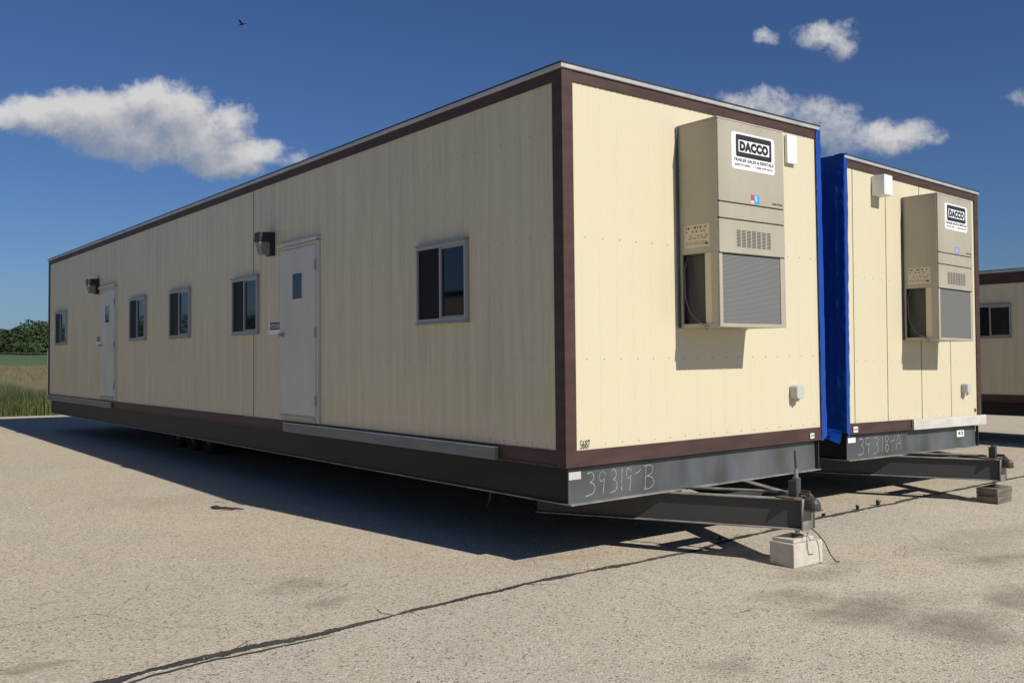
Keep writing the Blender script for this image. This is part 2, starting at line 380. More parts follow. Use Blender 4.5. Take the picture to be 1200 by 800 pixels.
def door(root, y0, y1, z0, z1):
    # outward steel door, hinges towards y0, leaf between the jambs
    mb = MB(); j = .045
    mb.box(-.022, .012, y0, y0 + j, z0, z1, 'door'); mb.box(-.022, .012, y1 - j, y1, z0, z1, 'door')
    mb.box(-.022, .012, y0 + j + .0004, y1 - j - .0004, z1 - j, z1, 'door'); mb.box(-.03, .012, y0 + j + .0004, y1 - j - .0004, z0, z0 + .02, 'steel')
    d = mb.build('door', root, bevel=.002)
    a, b = y0 + j + .005, y1 - j - .005
    lo, hi = z0 + .024, z1 - j - .006
    mb = MB(); mb.box(-.034, .004, a, b, lo, hi, 'door'); leaf = mb.build('door_leaf', d, bevel=.003)
    mb = MB(); mb.box(-.004, .008, y0 + j, a - .0004, lo, hi, 'gap'); mb.box(-.004, .008, b + .0004, y1 - j, lo, hi, 'gap'); mb.box(-.004, .008, a, b, hi + .0005, z1 - j, 'gap'); mb.build('gasket', d)
    for hz in (lo + .25, (lo + hi) / 2, hi - .25):
        mb = MB(); mb.tube([(-.040, a - .002, hz - .06), (-.040, a - .002, hz + .06)], .011, 'steel', 8); mb.build('hinge', d)
    mb = MB()   # vision light, nearer the latch side's top
    q0, q1, p0, p1 = a + .36 * (b - a), a + .63 * (b - a), z0 + 1.53, z0 + 1.85
    mb.box(-.040, -.0345, q0 - .022, q1 + .022, p0 - .022, p0, 'door'); mb.box(-.040, -.0345, q0 - .022, q1 + .022, p1, p1 + .022, 'door')
    mb.box(-.040, -.0345, q0 - .022, q0, p0 + .0003, p1 - .0003, 'door'); mb.box(-.040, -.0345, q1, q1 + .022, p0 + .0003, p1 - .0003, 'door')
    wf = mb.build('vision_panel', d)
    mb = MB(); mb.box(-.0365, -.0345, q0 + .0004, q1 - .0004, p0 + .0006, p1 - .0006, 'glass'); mb.build('pane', wf)
    mb = MB(); kz = z0 + 1.09; ky = b - .075
    mb.tube([(-.034, ky, kz), (-.042, ky, kz)], .036, 'alu', 16); mb.tube([(-.042, ky, kz), (-.07, ky, kz)], .013, 'alu', 10)
    mb.tube([(-.068, ky, kz), (-.075, ky, kz), (-.095, ky, kz), (-.103, ky, kz)], [.018, .028, .027, .012], 'alu', 14); mb.build('door_knob', d)
    mb = MB(); mb.box(-.062, .008, y0 - .03, y1 + .03, z1 + .018, z1 + .036, 'door'); mb.box(-.062, -.052, y0 - .03, y1 + .03, z1 - .004, z1 + .0175, 'door'); mb.build('drip_cap', d)
    mb = MB(); mb.box(-.05, -.0345, a + .02, b - .02, lo + .012, lo + .05, 'steel'); mb.build('door_sweep', d)
    return d

def wall_light(root, y, z0=2.29, z1=2.60):
    mb = MB(); mb.box(-.055, .010, y, y + .17, z0, z1, 'black')
    mb.poly_prism([(-.055, z1 - .13), (-.055, z1 - .002), (-.205, z1 - .008), (-.215, z1 - .13)], y + .002, y + .168, 'black')
    l = mb.build('wall_light', root, bevel=.005)
    mb = MB(); mb.poly_prism([(-.0555, z0 + .012), (-.0555, z1 - .1305), (-.205, z1 - .1305), (-.165, z0 + .012)], y + .012, y + .158, 'lens'); mb.build('lamp_lens', l, bevel=.008)

def sticker(parent, name, x0, x1, z0, z1, y, detail=True, flip=None):
    # the company sticker: white rounded sheet, black frame, lettering
    w = x1 - x0; h = z1 - z0
    mb = MB()
    def pr(pts, ya, yb, m):
        n = len(pts); vs = [(a, ya, b) for a, b in pts] + [(a, yb, b) for a, b in pts]
        if flip: vs = [flip(*p) for p in vs]
        mb.add(vs, [tuple(range(n)), tuple(range(n, 2 * n))[::-1]] + [(i, i + n, (i + 1) % n + n, (i + 1) % n) for i in range(n)], m)
    X = lambda f: x0 + f * w
    Z = lambda f: z1 - f * h
    pr(rrect(x0, x1, z0, z1, .05 * w), y, y - .0015, 'white')
    pr(rrect(X(.10), X(.925), Z(.655), Z(.055), .03 * w), y - .0016, y - .0026, 'ink')
    pr(rrect(X(.155), X(.87), Z(.525), Z(.20), .015 * w), y - .0027, y - .0035, 'white')
    put_text(mb, 'DACCO', X(.18), Z(.50), .665 * w, y - .0042, 'ink', .275 * h, .085, flip, 1.12)
    if detail:
        put_text(mb, 'TRAILER SALES & RENTALS', X(.045), Z(.785), .92 * w, y - .0042, 'ink', .085 * h, .008, flip)
        put_text(mb, '800/377-8981  \u2022  1-800-429-4610', X(.075), Z(.905), .86 * w, y - .0042, 'ink', .058 * h, .002, flip)
    return mb.build(name, parent, recalc=False)

def air_conditioner(root, x0, logo=True):
    W_, D_ = .965, .47; x1 = x0 + W_; y0 = -D_; zb, zt = 1.175, 3.05
    mb = MB()
    # carcass: back box, two side skins with an opening low on the left, bottom and top trays
    xi = .004
    mb.box(x0, x1, y0 + .02, .006, 1.85, zt - .004, 'ac')
    mb.box(x0, x1, y0 + .02, .006, zb, zb + .035, 'ac')
    mb.box(x0, x0 + .02, y0 + .02, y0 + .10, zb + .0355, 1.8495, 'ac')
    mb.box(x0, x0 + .02, -.03, .006, zb + .0355, 1.8495, 'ac')
    mb.box(x0 + .012, x0 + .03, -.37, -.29, zb + .0355, 1.8495, 'plate')
    mb.box(x1 - .02, x1, y0 + .02, .006, zb + .0355, 1.8495, 'ac')
    mb.box(x0 - .028, x0 - .0005, -.004, .004, zb, zt, 'frame'); mb.box(x1 + .0005, x1 + .028, -.004, .004, zb, zt, 'ac')
    # sloped weather lid
    mb.poly_prism([(x0 - .004, zt - .0035), (x1 + .004, zt - .0035), (x1 + .004, zt + .012), (x0 - .004, zt + .012)], y0 + .002, .008, 'ac')
    for sx_ in (x0 + .03, x0 + .33, x0 + .63, x1 - .03):
        for sz_ in (2.33, 3.02, 2.18, 2.27, 1.865, 2.12): mb.tube([(sx_, y0 + .02, sz_), (sx_, y0 - .003, sz_)], [.006, .005], 'steel', 6)
    for sz_ in (1.3, 1.6, 1.95, 2.3, 2.65, 2.95):
        for sy_ in (-.035, y0 + .05): mb.tube([(x0 + .006, sy_, sz_), (x0 - .003, sy_, sz_)], [.006, .005], 'steel', 6)
    ac = mb.build('air_conditioner', root, bevel=.003)
    mb = MB(); mb.box(x0 + .06, x1 - .03, -.30, .004, zb + .036, 1.849, 'coildark'); mb.build('inner_coil', ac)
    def panel(z0, z1, nm='front_panel'):
        m_ = MB(); m_.poly_prism(rrect(x0 + .004, x1 - .002, z0, z1, .012, 3), y0, y0 + .0195, 'ac'); return m_.build(nm, ac, bevel=.004)
    panel(2.305, zt - .006); panel(2.155, 2.293)
    gp = panel(1.842, 2.143, 'grille_panel')
    mb = MB()
    for i in range(7):
        gx = x0 + .245 + i * .0735
        for k in range(12):
            gz = 1.905 + k * .0132
            mb.box(gx, gx + .056, y0 - .0016, y0 - .0002, gz, gz + .0066, 'acdark')
    mb.build('louvre', gp)
    mb = MB()
    for z_ in (2.293, 2.143): mb.box(x0 + .006, x1 - .004, y0 + .006, y0 + .0195, z_ + .0005, z_ + .0115, 'gap')
    mb.box(x0 + .006, x1 - .004, y0 + .004, y0 + .0195, 1.832, 1.8415, 'gap'); mb.build('panel_gap', ac)
    # coil with front frame
    mb = MB(); cx0, cx1, cz0, cz1 = x0 + .045, x1 - .075, zb + .03, 1.829
    mb.box(x0 + .002, cx0, y0 + .004, y0 + .0195, zb, 1.8315, 'ac'); mb.box(cx1, x1, y0 + .004, y0 + .0195, zb, 1.8315, 'ac')
    mb.box(cx0 + .0004, cx1 - .0004, y0 + .004, y0 + .0195, zb, cz0, 'ac')
    fo = mb.build('coil_frame', ac, bevel=.002)
    mb = MB(); mb.box(cx0 - .01, cx1 + .01, y0 + .0197, y0 + .05, cz0 - .008, cz1, 'acdark')
    k = cz0
    while k < cz1 - .008:
        mb.box(cx0 + .001, cx1 - .001, y0 + .0115, y0 + .0193, k, k + .0092, 'coil'); k += .0115
    mb.build('condenser_coil', ac)
    sticker(ac, 'company_sticker', x0 + .19, x0 + .825, 2.615, 2.955, y0 - .0004)
    mb = MB()
    if logo:
        mb.box(x0 + .46, x0 + .505, y0 - .0012, y0 - .0004, 2.345, 2.40, 'red'); mb.box(x0 + .505, x0 + .585, y0 - .0012, y0 - .0004, 2.315, 2.40, 'blueprint')
        mb.box(x0 + .46, x0 + .505, y0 - .0012, y0 - .0004, 2.315, 2.345, 'plate'); mb.box(x0 + .52, x0 + .55, y0 - .0018, y0 - .0013, 2.34, 2.392, 'lightblue')
    else:
        mb.box(x0 + .46, x0 + .585, y0 - .0012, y0 - .0004, 2.315, 2.40, 'violet'); mb.box(x0 + .49, x0 + .545, y0 - .0018, y0 - .0013, 2.33, 2.385, 'paleviolet')
    mb.build('maker_badge', ac)
    mb = MB(); put_text(mb, 'Quiet-Climate', x0 + .775, 2.328, .16, y0 - .001, 'ink', .026, .03); mb.build('lettering', ac, recalc=False)
    # data plate on the left flank
    mb = MB(); px = x0 - .0015
    mb.box(px - .0006, x0 - .0004, -.365, -.065, 1.905, 2.112, 'plate')
    rnd = random.Random(3)
    for r_, (zz, hh) in enumerate(((2.075, .022), (2.045, .012), (2.005, .008), (1.985, .008), (1.95, .006), (1.935, .006))):
        yy = -.08
        while yy > -.33:
            wd = rnd.uniform(.008, .03)
            if rnd.random() < .75: mb.box(px - .0012, px - .0007, yy - wd, yy, zz, zz + hh, 'cable')
            yy -= wd + rnd.uniform(.006, .02)
    mb.box(px - .0012, px - .0007, -.345, -.305, 1.925, 1.942, 'ink')
    mb.build('data_plate', ac)
    mb = MB(); mb.tube([(x0 + .03, -.07, 1.83), (x0 - .005, -.06, 1.70), (x0 - .012, -.075, 1.45), (x0 - .012, -.12, 1.33), (x0 - .014, -.22, 1.235), (x0 - .022, -.31, 1.19), (x0 - .02, -.34, 1.155)], .0085, 'cable', 8); mb.build('drain_hose', ac, smooth=True)
    return ac

def flat_plate(root, name, x0, x1, z0, z1, y, m='white', txt=None):
    mb = MB(); mb.box(x0, x1, y - .002, y, z0, z1, m)
    if txt: put_text(mb, txt, x0 + .1 * (x1 - x0), z0 + .25 * (z1 - z0), .8 * (x1 - x0), y - .0028, 'ink', .5 * (z1 - z0), .02)
    return mb.build(name, root, recalc=False)

GL = {'3': [[(.1, .95), (.5, 1), (.75, .85), (.7, .65), (.35, .55)], [(.35, .55), (.75, .45), (.85, .2), (.6, .02), (-.1, -.06)]],
      '9': [[(.8, .85), (.5, 1), (.15, .9), (.1, .65), (.4, .55), (.75, .7), (.85, .95)], [(.85, .95), (.7, .5), (.55, 0)]],
      '1': [[(.55, 1), (.45, .5), (.4, 0)]],
      '8': [[(.75, .9), (.4, 1), (.2, .8), (.5, .52), (.8, .25), (.5, 0), (.15, .2), (.45, .5), (.8, .8), (.75, .9)]],
      '-': [[(.0, .6), (.5, .66), (.9, .78)]],
      'A': [[(0, 0), (.45, 1), (.9, 0)], [(.2, .4), (.75, .42)]],
      'B': [[(.25, 1), (.18, .5), (.1, 0)], [(.0, .98), (.6, 1), (.85, .85), (.7, .62), (.25, .55)], [(.25, .55), (.8, .45), (.95, .22), (.6, .03), (0, 0)]]}
def chalk(parent, chars, m, y, wd=.0075):
    # chars: (glyph, x0, x1, z0, z1)
    mb = MB(); rnd = random.Random(5)
    for g, x0, x1, z0, z1 in chars:
        for st in GL[g]:
            P = [Vector((x0 + a * (x1 - x0), y, z0 + b * (z1 - z0))) for a, b in st]
            Q = []
            for i in range(len(P) - 1):   # Catmull-Rom
                p0, p1, p2, p3 = P[max(i - 1, 0)], P[i], P[i + 1], P[min(i + 2, len(P) - 1)]
                for k in range(5):
                    t = k / 5
                    Q.append(.5 * ((2 * p1) + (p2 - p0) * t + (2 * p0 - 5 * p1 + 4 * p2 - p3) * t * t + (3 * p1 - p0 - 3 * p2 + p3) * t ** 3))
            Q.append(P[-1]); vs = []; fs = []
            for i, q in enumerate(Q):
                d = (Q[min(i + 1, len(Q) - 1)] - Q[max(i - 1, 0)]).normalized(); nn = Vector((-d.z, 0, d.x))
                w = wd * rnd.uniform(.6, 1.15); vs += [q + nn * w, q - nn * w]
            for i in range(len(Q) - 1): fs.append((2 * i, 2 * i + 1, 2 * i + 3, 2 * i + 2))
            mb.add(vs, fs, m)
    return mb.build('chalk_number', parent, recalc=False)

def tarp(name, path, z0, z1, seed, solid=.003, amp=.018):
    # sheet hung along a plan path of (x, y, outward normal); wrinkled, ragged foot
    mb = MB(); nz = 90; vs = []; fs = []
    for i, (x, y, nx, ny, a) in enumerate(path):
        for k in range(nz + 1):
            t = k / nz; z = z0 + (z1 - z0) * t
            w = noise.fractal(Vector((x * 1.2 + seed, y * 1.1, z * .9)), .9, 2.1, 5) * amp * a + noise.noise(Vector((y * 7 + seed + x * 9 + z * 1.5, z * 2.6, 3))) * amp * .7 * a + noise.noise(Vector((y * 15 + seed, x * 25 + z * 9, 7))) * amp * .28
            zz = z + (1 - t) ** 10 * noise.noise(Vector((x * 9, y * 4, seed))) * .09 + t ** 14 * noise.noise(Vector((x * 14, y * 5, seed + 4))) * .03
            vs.append((x + nx * w, y + ny * w, zz))
    m = nz + 1
    for i in range(len(path) - 1):
        for k in range(nz): fs.append((i * m + k, (i + 1) * m + k, (i + 1) * m + k + 1, i * m + k + 1))
    mb.add(vs, fs, 'tarp'); o = mb.build(name, None, smooth=False, recalc=False)
    s = o.modifiers.new('solid', 'SOLIDIFY'); s.thickness = solid; s.offset = 0
    return o

# ------------------------------------------------------------------ near trailer
W, L, H = 3.66, 19.1, 3.345
A = empty('office_trailer', (0, 0, 0))
tag(A, 'nearest long cream office trailer with five windows and two doors along its shaded side', 'trailer', 'cream office trailers parked on the lot')
body(A, W, L, H, seams_side=(6.56,), open_corner=(W, 0))
frA = chassis(A, W, L)
for q in ((1.395, 2.27, 1.275, 2.045), (6.36, 7.26, 1.285, 2.062), (9.07, 10.03, 1.295, 2.06), (11.37, 12.30, 1.30, 2.06), (17.25, 18.26, 1.31, 2.06)): window(A, *q)
door(A, 4.515, 5.61, .146, 2.365); door(A, 13.22, 14.30, .150, 2.37)
wall_light(A, 5.83); wall_light(A, 14.52)
for y in (5.645, 14.345):
    fl = lambda x, yy, z, y=y: (.004 + yy, (y + .375) - x, z)
    sticker(A, 'wall_sign', 0, .375, 1.255, 1.42, 0, detail=False, flip=fl)
for y0, y1 in ((.925, 5.48), (13.46, 18.96)):
    mb = MB(); mb.box(-.044, -.0045, y0, y1, .004, .112, 'boardshade'); mb.box(-.046, -.0045, y0, y1, .1125, .122, 'board'); mb.build('filler_board', A, bevel=.003)  # face darkened in colour for shade, ledge kept pale as if lit
air_conditioner(A, 1.425)
mb = MB(); mb.box(3.075, 3.24, -.03, .008, 2.915, 3.215, 'white'); mb.build('blank_cover_plate', A, bevel=.006)
def junction_box(root, x):
    mb = MB(); mb.poly_prism(rrect(x, x + .125, .46, .60, .03, 4), -.085, .008, 'greybox'); b = mb.build('junction_box', root, bevel=.008)
    mb = MB(); mb.tube([(x + .06, -.05, .459), (x + .06, -.05, .43)], .018, 'greybox', 10); mb.build('conduit_stub', b)
junction_box(A, 3.08)
mb = MB(); put_text(mb, '5687', .165, .152, .108, .0045, 'ink', .072, .0, None, 1.1); mb.build('unit_number', A, recalc=False)
flat_plate(A, 'serial_plate', .070, .205, -.105, -.04, .0508, 'greybox')
flat_plate(A, 'trim_tag', 3.40, 3.47, .03, .085, -.0075, 'white', '39')
def cx(px): return .25 + (px / 9.23 + 670 - 690) * .01036
chalk(frA, [('3', cx(200), cx(300), -.245, -.06), ('9', cx(330), cx(405), -.255, -.062), ('3', cx(455), cx(530), -.245, -.06), ('1', cx(545), cx(600), -.245, -.058),
            ('9', cx(615), cx(690), -.26, -.06), ('-', cx(715), cx(790), -.225, -.045), ('B', cx(815), cx(935), -.265, -.055)], 'chalk', .0505, .0046)
# loose strap under the side frame and the broken lamp lead at the hitch
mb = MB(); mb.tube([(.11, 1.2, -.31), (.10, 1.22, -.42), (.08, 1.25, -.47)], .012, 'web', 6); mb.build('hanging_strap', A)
mb = MB(); mb.tube([(1.88, -1.053, -.58), (1.92, -1.08, -.62), (1.97, -1.12, -.70), (1.99, -1.16, -.80), (2.05, -1.17, -.865), (2.12, -1.16, -.882)], .0055, 'black', 6)
mb.tube([(1.83, -1.053, -.59), (1.80, -1.055, -.64), (1.80, -1.062, -.74), (1.82, -1.062, -.79), (1.88, -1.06, -.795)], .003, 'black', 6); mb.build('light_cable', A, smooth=True)

path = [(W - .045, -.006, 0, -1, .2), (W - .02, -.010, 0, -1, .3), (W + .01, -.012, 0, -1, .5), (W + .03, -.013, 0, -1, .5), (W + .034, -.010, 1, 0, .3), (W + .038, .02, 1, 0, .5)]
y = .1
while y < L: path.append((W + .04, y, 1, 0, 1)); y += .12 if y < 3 else .5
tA = tarp('tarp', path, .03, H + .045, 1.3)
tag(tA, 'blue plastic sheet on the right edge of the nearest trailer, only a narrow hem seen', 'tarp', 'blue sheets over the open trailer sides')

# ------------------------------------------------------------------ second trailer
WB, LB, HB = 3.63, 18.3, 3.37
locB, rotB = (4.943, .531, -.065), (0, .02, .03)
B = empty('office_trailer', locB, rotB)
tag(B, 'second cream office trailer with a white board and white vent hood on its sunlit end', 'trailer', 'cream office trailers parked on the lot')
body(B, WB, LB, HB, zt=3.27, open_corner=(0, 0), seams_end=(.19, .985, 1.88, 2.72))
frB = chassis(B, WB, LB, jack_top=-.2)
air_conditioner(B, 1.41, logo=False)
mb = MB(); mb.box(.64, .84, -.17, .008, 2.985, 3.24, 'white'); mb.build('vent_hood', B, bevel=.006)
junction_box(B, 3.02)
mb = MB(); mb.box(1.555, 3.70, -.040, -.008, .004, .142, 'board'); mb.build('filler_board', B, bevel=.003)
flat_plate(B, 'serial_plate', .09, .26, -.10, -.035, .0508, 'white'); flat_plate(B, 'trim_tag', .12, .22, .03, .10, -.0075, 'white', '0')
flat_plate(B, 'paper_label', 2.95, 3.17, -.155, -.055, .0508, 'white', '42')
flat_plate(B, 'unit_number', 3.43, 3.47, .19, .24, .004, 'cable')
def cb(px): return .33 + (px - 300) / 16 * .0285
chalk(frB, [('3', cb(300), cb(380), -.25, -.06), ('9', cb(390), cb(460), -.25, -.05), ('3', cb(500), cb(575), -.25, -.06), ('1', cb(600), cb(640), -.24, -.05), ('8', cb(650), cb(720), -.25, -.05), ('-', cb(730), cb(800), -.24, -.06), ('A', cb(810), cb(900), -.24, -.05)], 'chalkfaint', .0505, .0095)
path = [(.045, -.008, 0, -1, .2), (.03, -.012, 0, -1, .3), (.012, -.007, 0, -1, .5), (-.01, -.016, 0, -1, .5), (-.028, -.014, 0, -1, .3), (-.032, -.010, -1, 0, .3), (-.034, .02, -1, 0, .4), (-.033, .06, -1, 0, .6), (-.040, .10, -1, 0, .7), (-.036, .15, -1, 0, .9)]
y = .2
while y < LB: path.append((-.04, y, -1, 0, 1)); y += .11 if y < 6 else .5
tB = tarp('tarp', path, .0, HB + .05, 8.7, amp=.024)
# a torn flap hanging at the foot
tB.location = locB; tB.rotation_euler = rotB
tag(tB, 'broad dark blue plastic sheet over the second trailer\'s left side, in the gap', 'tarp', 'blue sheets over the open trailer sides')
mb = MB(); vs = []; fs = []
for i in range(9):
    t = i / 8
    for k in range(4):
        s_ = k / 3
        vs.append((-.05 - s_ * (.05 + .09 * t) + .012 * math.sin(i * 2.3 + k), .05 + t * .95, .05 + .13 * t + .012 * math.sin(i * 1.7) - s_ * (.13 * (1 - t) ** .7 + .02) + .008 * math.sin(i * 3.1 + k * 2)))
for i in range(8):
    for k in range(3): fs.append((i * 4 + k, i * 4 + 4 + k, i * 4 + 5 + k, i * 4 + 1 + k))
mb.add(vs, fs, 'tarp'); fo = mb.build('torn_flap', tB, smooth=False)
s_ = fo.modifiers.new('solid', 'SOLIDIFY'); s_.thickness = .003

# ------------------------------------------------------------------ third trailer (right edge) and the one mirrored in the windows
Cc = empty('office_trailer', (15.2, -4.2, -.17))
tag(Cc, 'distant low trailer at the right edge, a single window on its shaded side', 'trailer', 'cream office trailers parked on the lot')
LC, HC = 13.4, 2.77
body(Cc, 3.05, LC, HC, zs=.165, zt=2.53, rows=(.21, 1.1, 2.2), roof=.06, over=.05)
chassis(Cc, 3.05, LC, fz=-.28, depth=.06, axles=(10.6, 11.4), tongue=False)
window(Cc, 7.31, 8.17, 1.385, 2.08)
D = empty('office_trailer', (-13 - 3.66, 10.5, -.05))
tag(D, 'cream trailer seen only as a reflection in the largest window', 'trailer', 'cream office trailers parked on the lot')
body(D, 3.66, 14.2, 3.2, zt=3.05)

# ------------------------------------------------------------------ supports
bz = lot_z(1.8, -.87)
blk = MB(); blk.box(-.195, .195, -.13, .13, 0, .200, 'concrete')
bo = blk.build('concrete_block', None, bevel=.007); bo.location = (1.83, -.925, bz + .002); bo.rotation_euler = (0, 0, R(-3))
tag(bo, 'pale concrete block under the hitch jack of the nearest trailer', 'block')
pv = MB(); pv.box(-.155, .15, -.11, .105, 0, .030, 'concrete'); po = pv.build('paver', None, bevel=.004); po.location = (1.82, -.90, bz + .203); po.rotation_euler = (0, 0, R(2))
tag(po, 'thin pale concrete slab lying on the concrete block beneath the jack foot', 'paver')
TB = Matrix.Translation(locB) @ Matrix.Rotation(.03, 4, 'Z')
pb = TB @ Vector((1.81, -.93, 0)); zb = lot_z(pb.x, pb.y)
for i, (lab, dz, rz, dx) in enumerate((('lower dark weathered timber under the second trailer\'s hitch jack, resting on the asphalt', 0.002, .05, 0), ('upper short weathered timber lying on another under the second trailer\'s jack', .096, .02, .01))):
    mb = MB(); mb.box(-.21, .21, -.13, .13, 0, .092, 'wood'); t = mb.build('timber_block', None, bevel=.004)
    t.location = (pb.x + dx, pb.y, zb + dz); t.rotation_euler = (0, 0, rz); tag(t, lab, 'timber', 'timbers under the second trailer')

# ------------------------------------------------------------------ ground
def asphalt():
    m = bpy.data.materials.new('worn pale asphalt'); m.use_nodes = True; nt = m.node_tree; b = nt.nodes['Principled BSDF']
    N = nt.nodes.new; Lk = nt.links.new
    tc = N('ShaderNodeTexCoord')
    def math_(op, a, c=None, cl=False):
        n = N('ShaderNodeMath'); n.operation = op; n.use_clamp = cl
        for i, q in enumerate((a, c)):
            if q is None: continue
            if isinstance(q, (int, float)): n.inputs[i].default_value = q
            else: Lk(q, n.inputs[i])
        return n.outputs[0]
    def noise_(sc, det=4, ro=.6, vec=None):
        n = N('ShaderNodeTexNoise'); n.inputs['Scale'].default_value = sc; n.inputs['Detail'].default_value = det; n.inputs['Roughness'].default_value = ro
        Lk(vec or tc.outputs['Object'], n.inputs['Vector']); return n.outputs['Fac']
    def rng(v, a, c, d=0., e=1.):
        n = N('ShaderNodeMapRange'); n.inputs['From Min'].default_value = a; n.inputs['From Max'].default_value = c
        n.inputs['To Min'].default_value = d; n.inputs['To Max'].default_value = e; Lk(v, n.inputs['Value']); return n.outputs[0]
    def mix(f, A_, B_):
        n = N('ShaderNodeMix'); n.data_type = 'RGBA'
        if isinstance(f, float): n.inputs['Factor'].default_value = f
        else: Lk(f, n.inputs['Factor'])
        for nm, q in (('A', A_), ('B', B_)):
            if isinstance(q, tuple): n.inputs[nm].default_value = (*q, 1)
            else: Lk(q, n.inputs[nm])
        return n.outputs['Result']
    sep = N('ShaderNodeSeparateXYZ'); Lk(tc.outputs['Object'], sep.inputs[0]); X, Y = sep.outputs[0], sep.outputs[1]
    big = noise_(.35, 5); mid = noise_(2.2, 5); 
    # two pours: warm tan beyond the joint, greyer and coarser on the near side
    edge = math_('SUBTRACT', Y, math_('MULTIPLY', X, .075))
    far = rng(edge, -.14, -.04)
    base = mix(far, (.575, .505, .39), (.595, .49, .34))
    base = mix(rng(big, .35, .7, 0., .5), base, (.42, .36, .27))
    base = mix(rng(mid, .42, .75, 0., .35), base, (.39, .335, .255))
    tan = noise_(.9, 4, .55, None)
    base = mix(rng(tan, .50, .72, 0., .5), base, (.54, .44, .275))
    bl = noise_(.55, 6, .7); base = mix(rng(bl, .52, .74, 0., .55), base, (.60, .55, .455))
    # aggregate
    vo = N('ShaderNodeTexVoronoi'); vo.inputs['Scale'].default_value = 78; Lk(tc.outputs['Object'], vo.inputs['Vector'])
    sc = N('ShaderNodeSeparateColor'); Lk(vo.outputs['Color'], sc.inputs[0])
    base = mix(rng(sc.outputs[0], .35, 1., 0., .62), base, (.74, .68, .56))
    base = mix(rng(sc.outputs[2], .45, 1., 0., .55), base, (.26, .225, .17))
    vo2 = N('ShaderNodeTexVoronoi'); vo2.inputs['Scale'].default_value = 52; Lk(tc.outputs['Object'], vo2.inputs['Vector'])
    sc2 = N('ShaderNodeSeparateColor'); Lk(vo2.outputs['Color'], sc2.inputs[0])
    cl = noise_(9, 3, .6)
    core = rng(vo2.outputs['Distance'], .62, .38)
    dk = math_('MULTIPLY', math_('MULTIPLY', rng(sc2.outputs[1], .80, .90), core), rng(cl, .34, .58, .45, 1.))
    base = mix(math_('MULTIPLY', dk, .8), base, (.085, .075, .062))
    grit = noise_(260, 2, .8); base = mix(rng(grit, .50, .66, 0., .42), base, (.14, .122, .095))
    # stains: (x, y, rx, ry, strength)
    st = None
    warp = N('ShaderNodeTexNoise'); warp.inputs['Scale'].default_value = 1.7; warp.inputs['Detail'].default_value = 5; Lk(tc.outputs['Object'], warp.inputs['Vector'])
    ws = N('ShaderNodeSeparateColor'); Lk(warp.outputs['Color'], ws.inputs[0])
    Xw = math_('ADD', X, math_('MULTIPLY', math_('SUBTRACT', ws.outputs[0], .5), .9)); Yw = math_('ADD', Y, math_('MULTIPLY', math_('SUBTRACT', ws.outputs[1], .5), .9))
    for sx_, sy_, rx, ry, k in ((1.75, -1.2, .55, .22, .45), (.82, -1.62, .32, .22, .5), (.9, -2.13, .5, .3, .75), (1.01, -2.75, .5, .35, .75), (1.5, -2.2, .4, .2, .3), (2.13, -2.64, .45, .25, .7), (3.39, -1.94, .5, .22, .65), (-.74, -2.35, .16, .2, .5), (-1.97, .9, .28, .2, .5), (-1.99, .35, .16, .14, .55), (-3.98, .14, .3, .06, .6), (-1.4, 6.0, .8, .5, .2), (4.3, -1.4, 1.2, .3, .3)):
        dx = math_('DIVIDE', math_('SUBTRACT', Xw, sx_), rx); dy = math_('DIVIDE', math_('SUBTRACT', Yw, sy_), ry)
        r2 = math_('ADD', math_('MULTIPLY', dx, dx), math_('MULTIPLY', dy, dy))
        q = math_('MULTIPLY', rng(r2, 1.7, .0), k); st = q if st is None else math_('MAXIMUM', st, q)
    st = math_('MULTIPLY', st, rng(noise_(6, 4), .3, .6, .5, 1.))
    base = mix(st, base, (.185, .155, .118))
    # rust wash near the frame corner
    dx = math_('DIVIDE', math_('SUBTRACT', Xw, .28), .5); dy = math_('DIVIDE', math_('SUBTRACT', Yw, .45), .16)
    base = mix(math_('MULTIPLY', rng(math_('ADD', math_('MULTIPLY', dx, dx), math_('MULTIPLY', dy, dy)), 1.1, .1), .4), base, (.40, .25, .12))
    # hairline cracks
    vc = N('ShaderNodeTexVoronoi'); vc.feature = 'DISTANCE_TO_EDGE'; vc.inputs['Scale'].default_value = .42
    wv = N('ShaderNodeVectorMath'); wv.operation = 'ADD'; wsc = N('ShaderNodeVectorMath'); wsc.operation = 'SCALE'; wsc.inputs['Scale'].default_value = .55
    Lk(warp.outputs['Color'], wsc.inputs[0]); Lk(tc.outputs['Object'], wv.inputs[0]); Lk(wsc.outputs[0], wv.inputs[1]); Lk(wv.outputs[0], vc.inputs['Vector'])
    ck = math_('MULTIPLY', rng(vc.outputs['Distance'], .0028, .0008), rng(big, .52, .60))
    base = mix(math_('MULTIPLY', ck, .7), base, (.07, .06, .05))
    Lk(base, b.inputs['Base Color']); b.inputs['Roughness'].default_value = .88; b.inputs['Specular IOR Level'].default_value = .25
    hh = math_('ADD', math_('MULTIPLY', vo.outputs['Distance'], -.9), math_('MULTIPLY', cl, .8))
    bp = N('ShaderNodeBump'); bp.inputs['Strength'].default_value = .55; bp.inputs['Distance'].default_value = .008; Lk(hh, bp.inputs['Height']); Lk(bp.outputs[0], b.inputs['Normal'])
    return m
M['asphalt'] = asphalt()

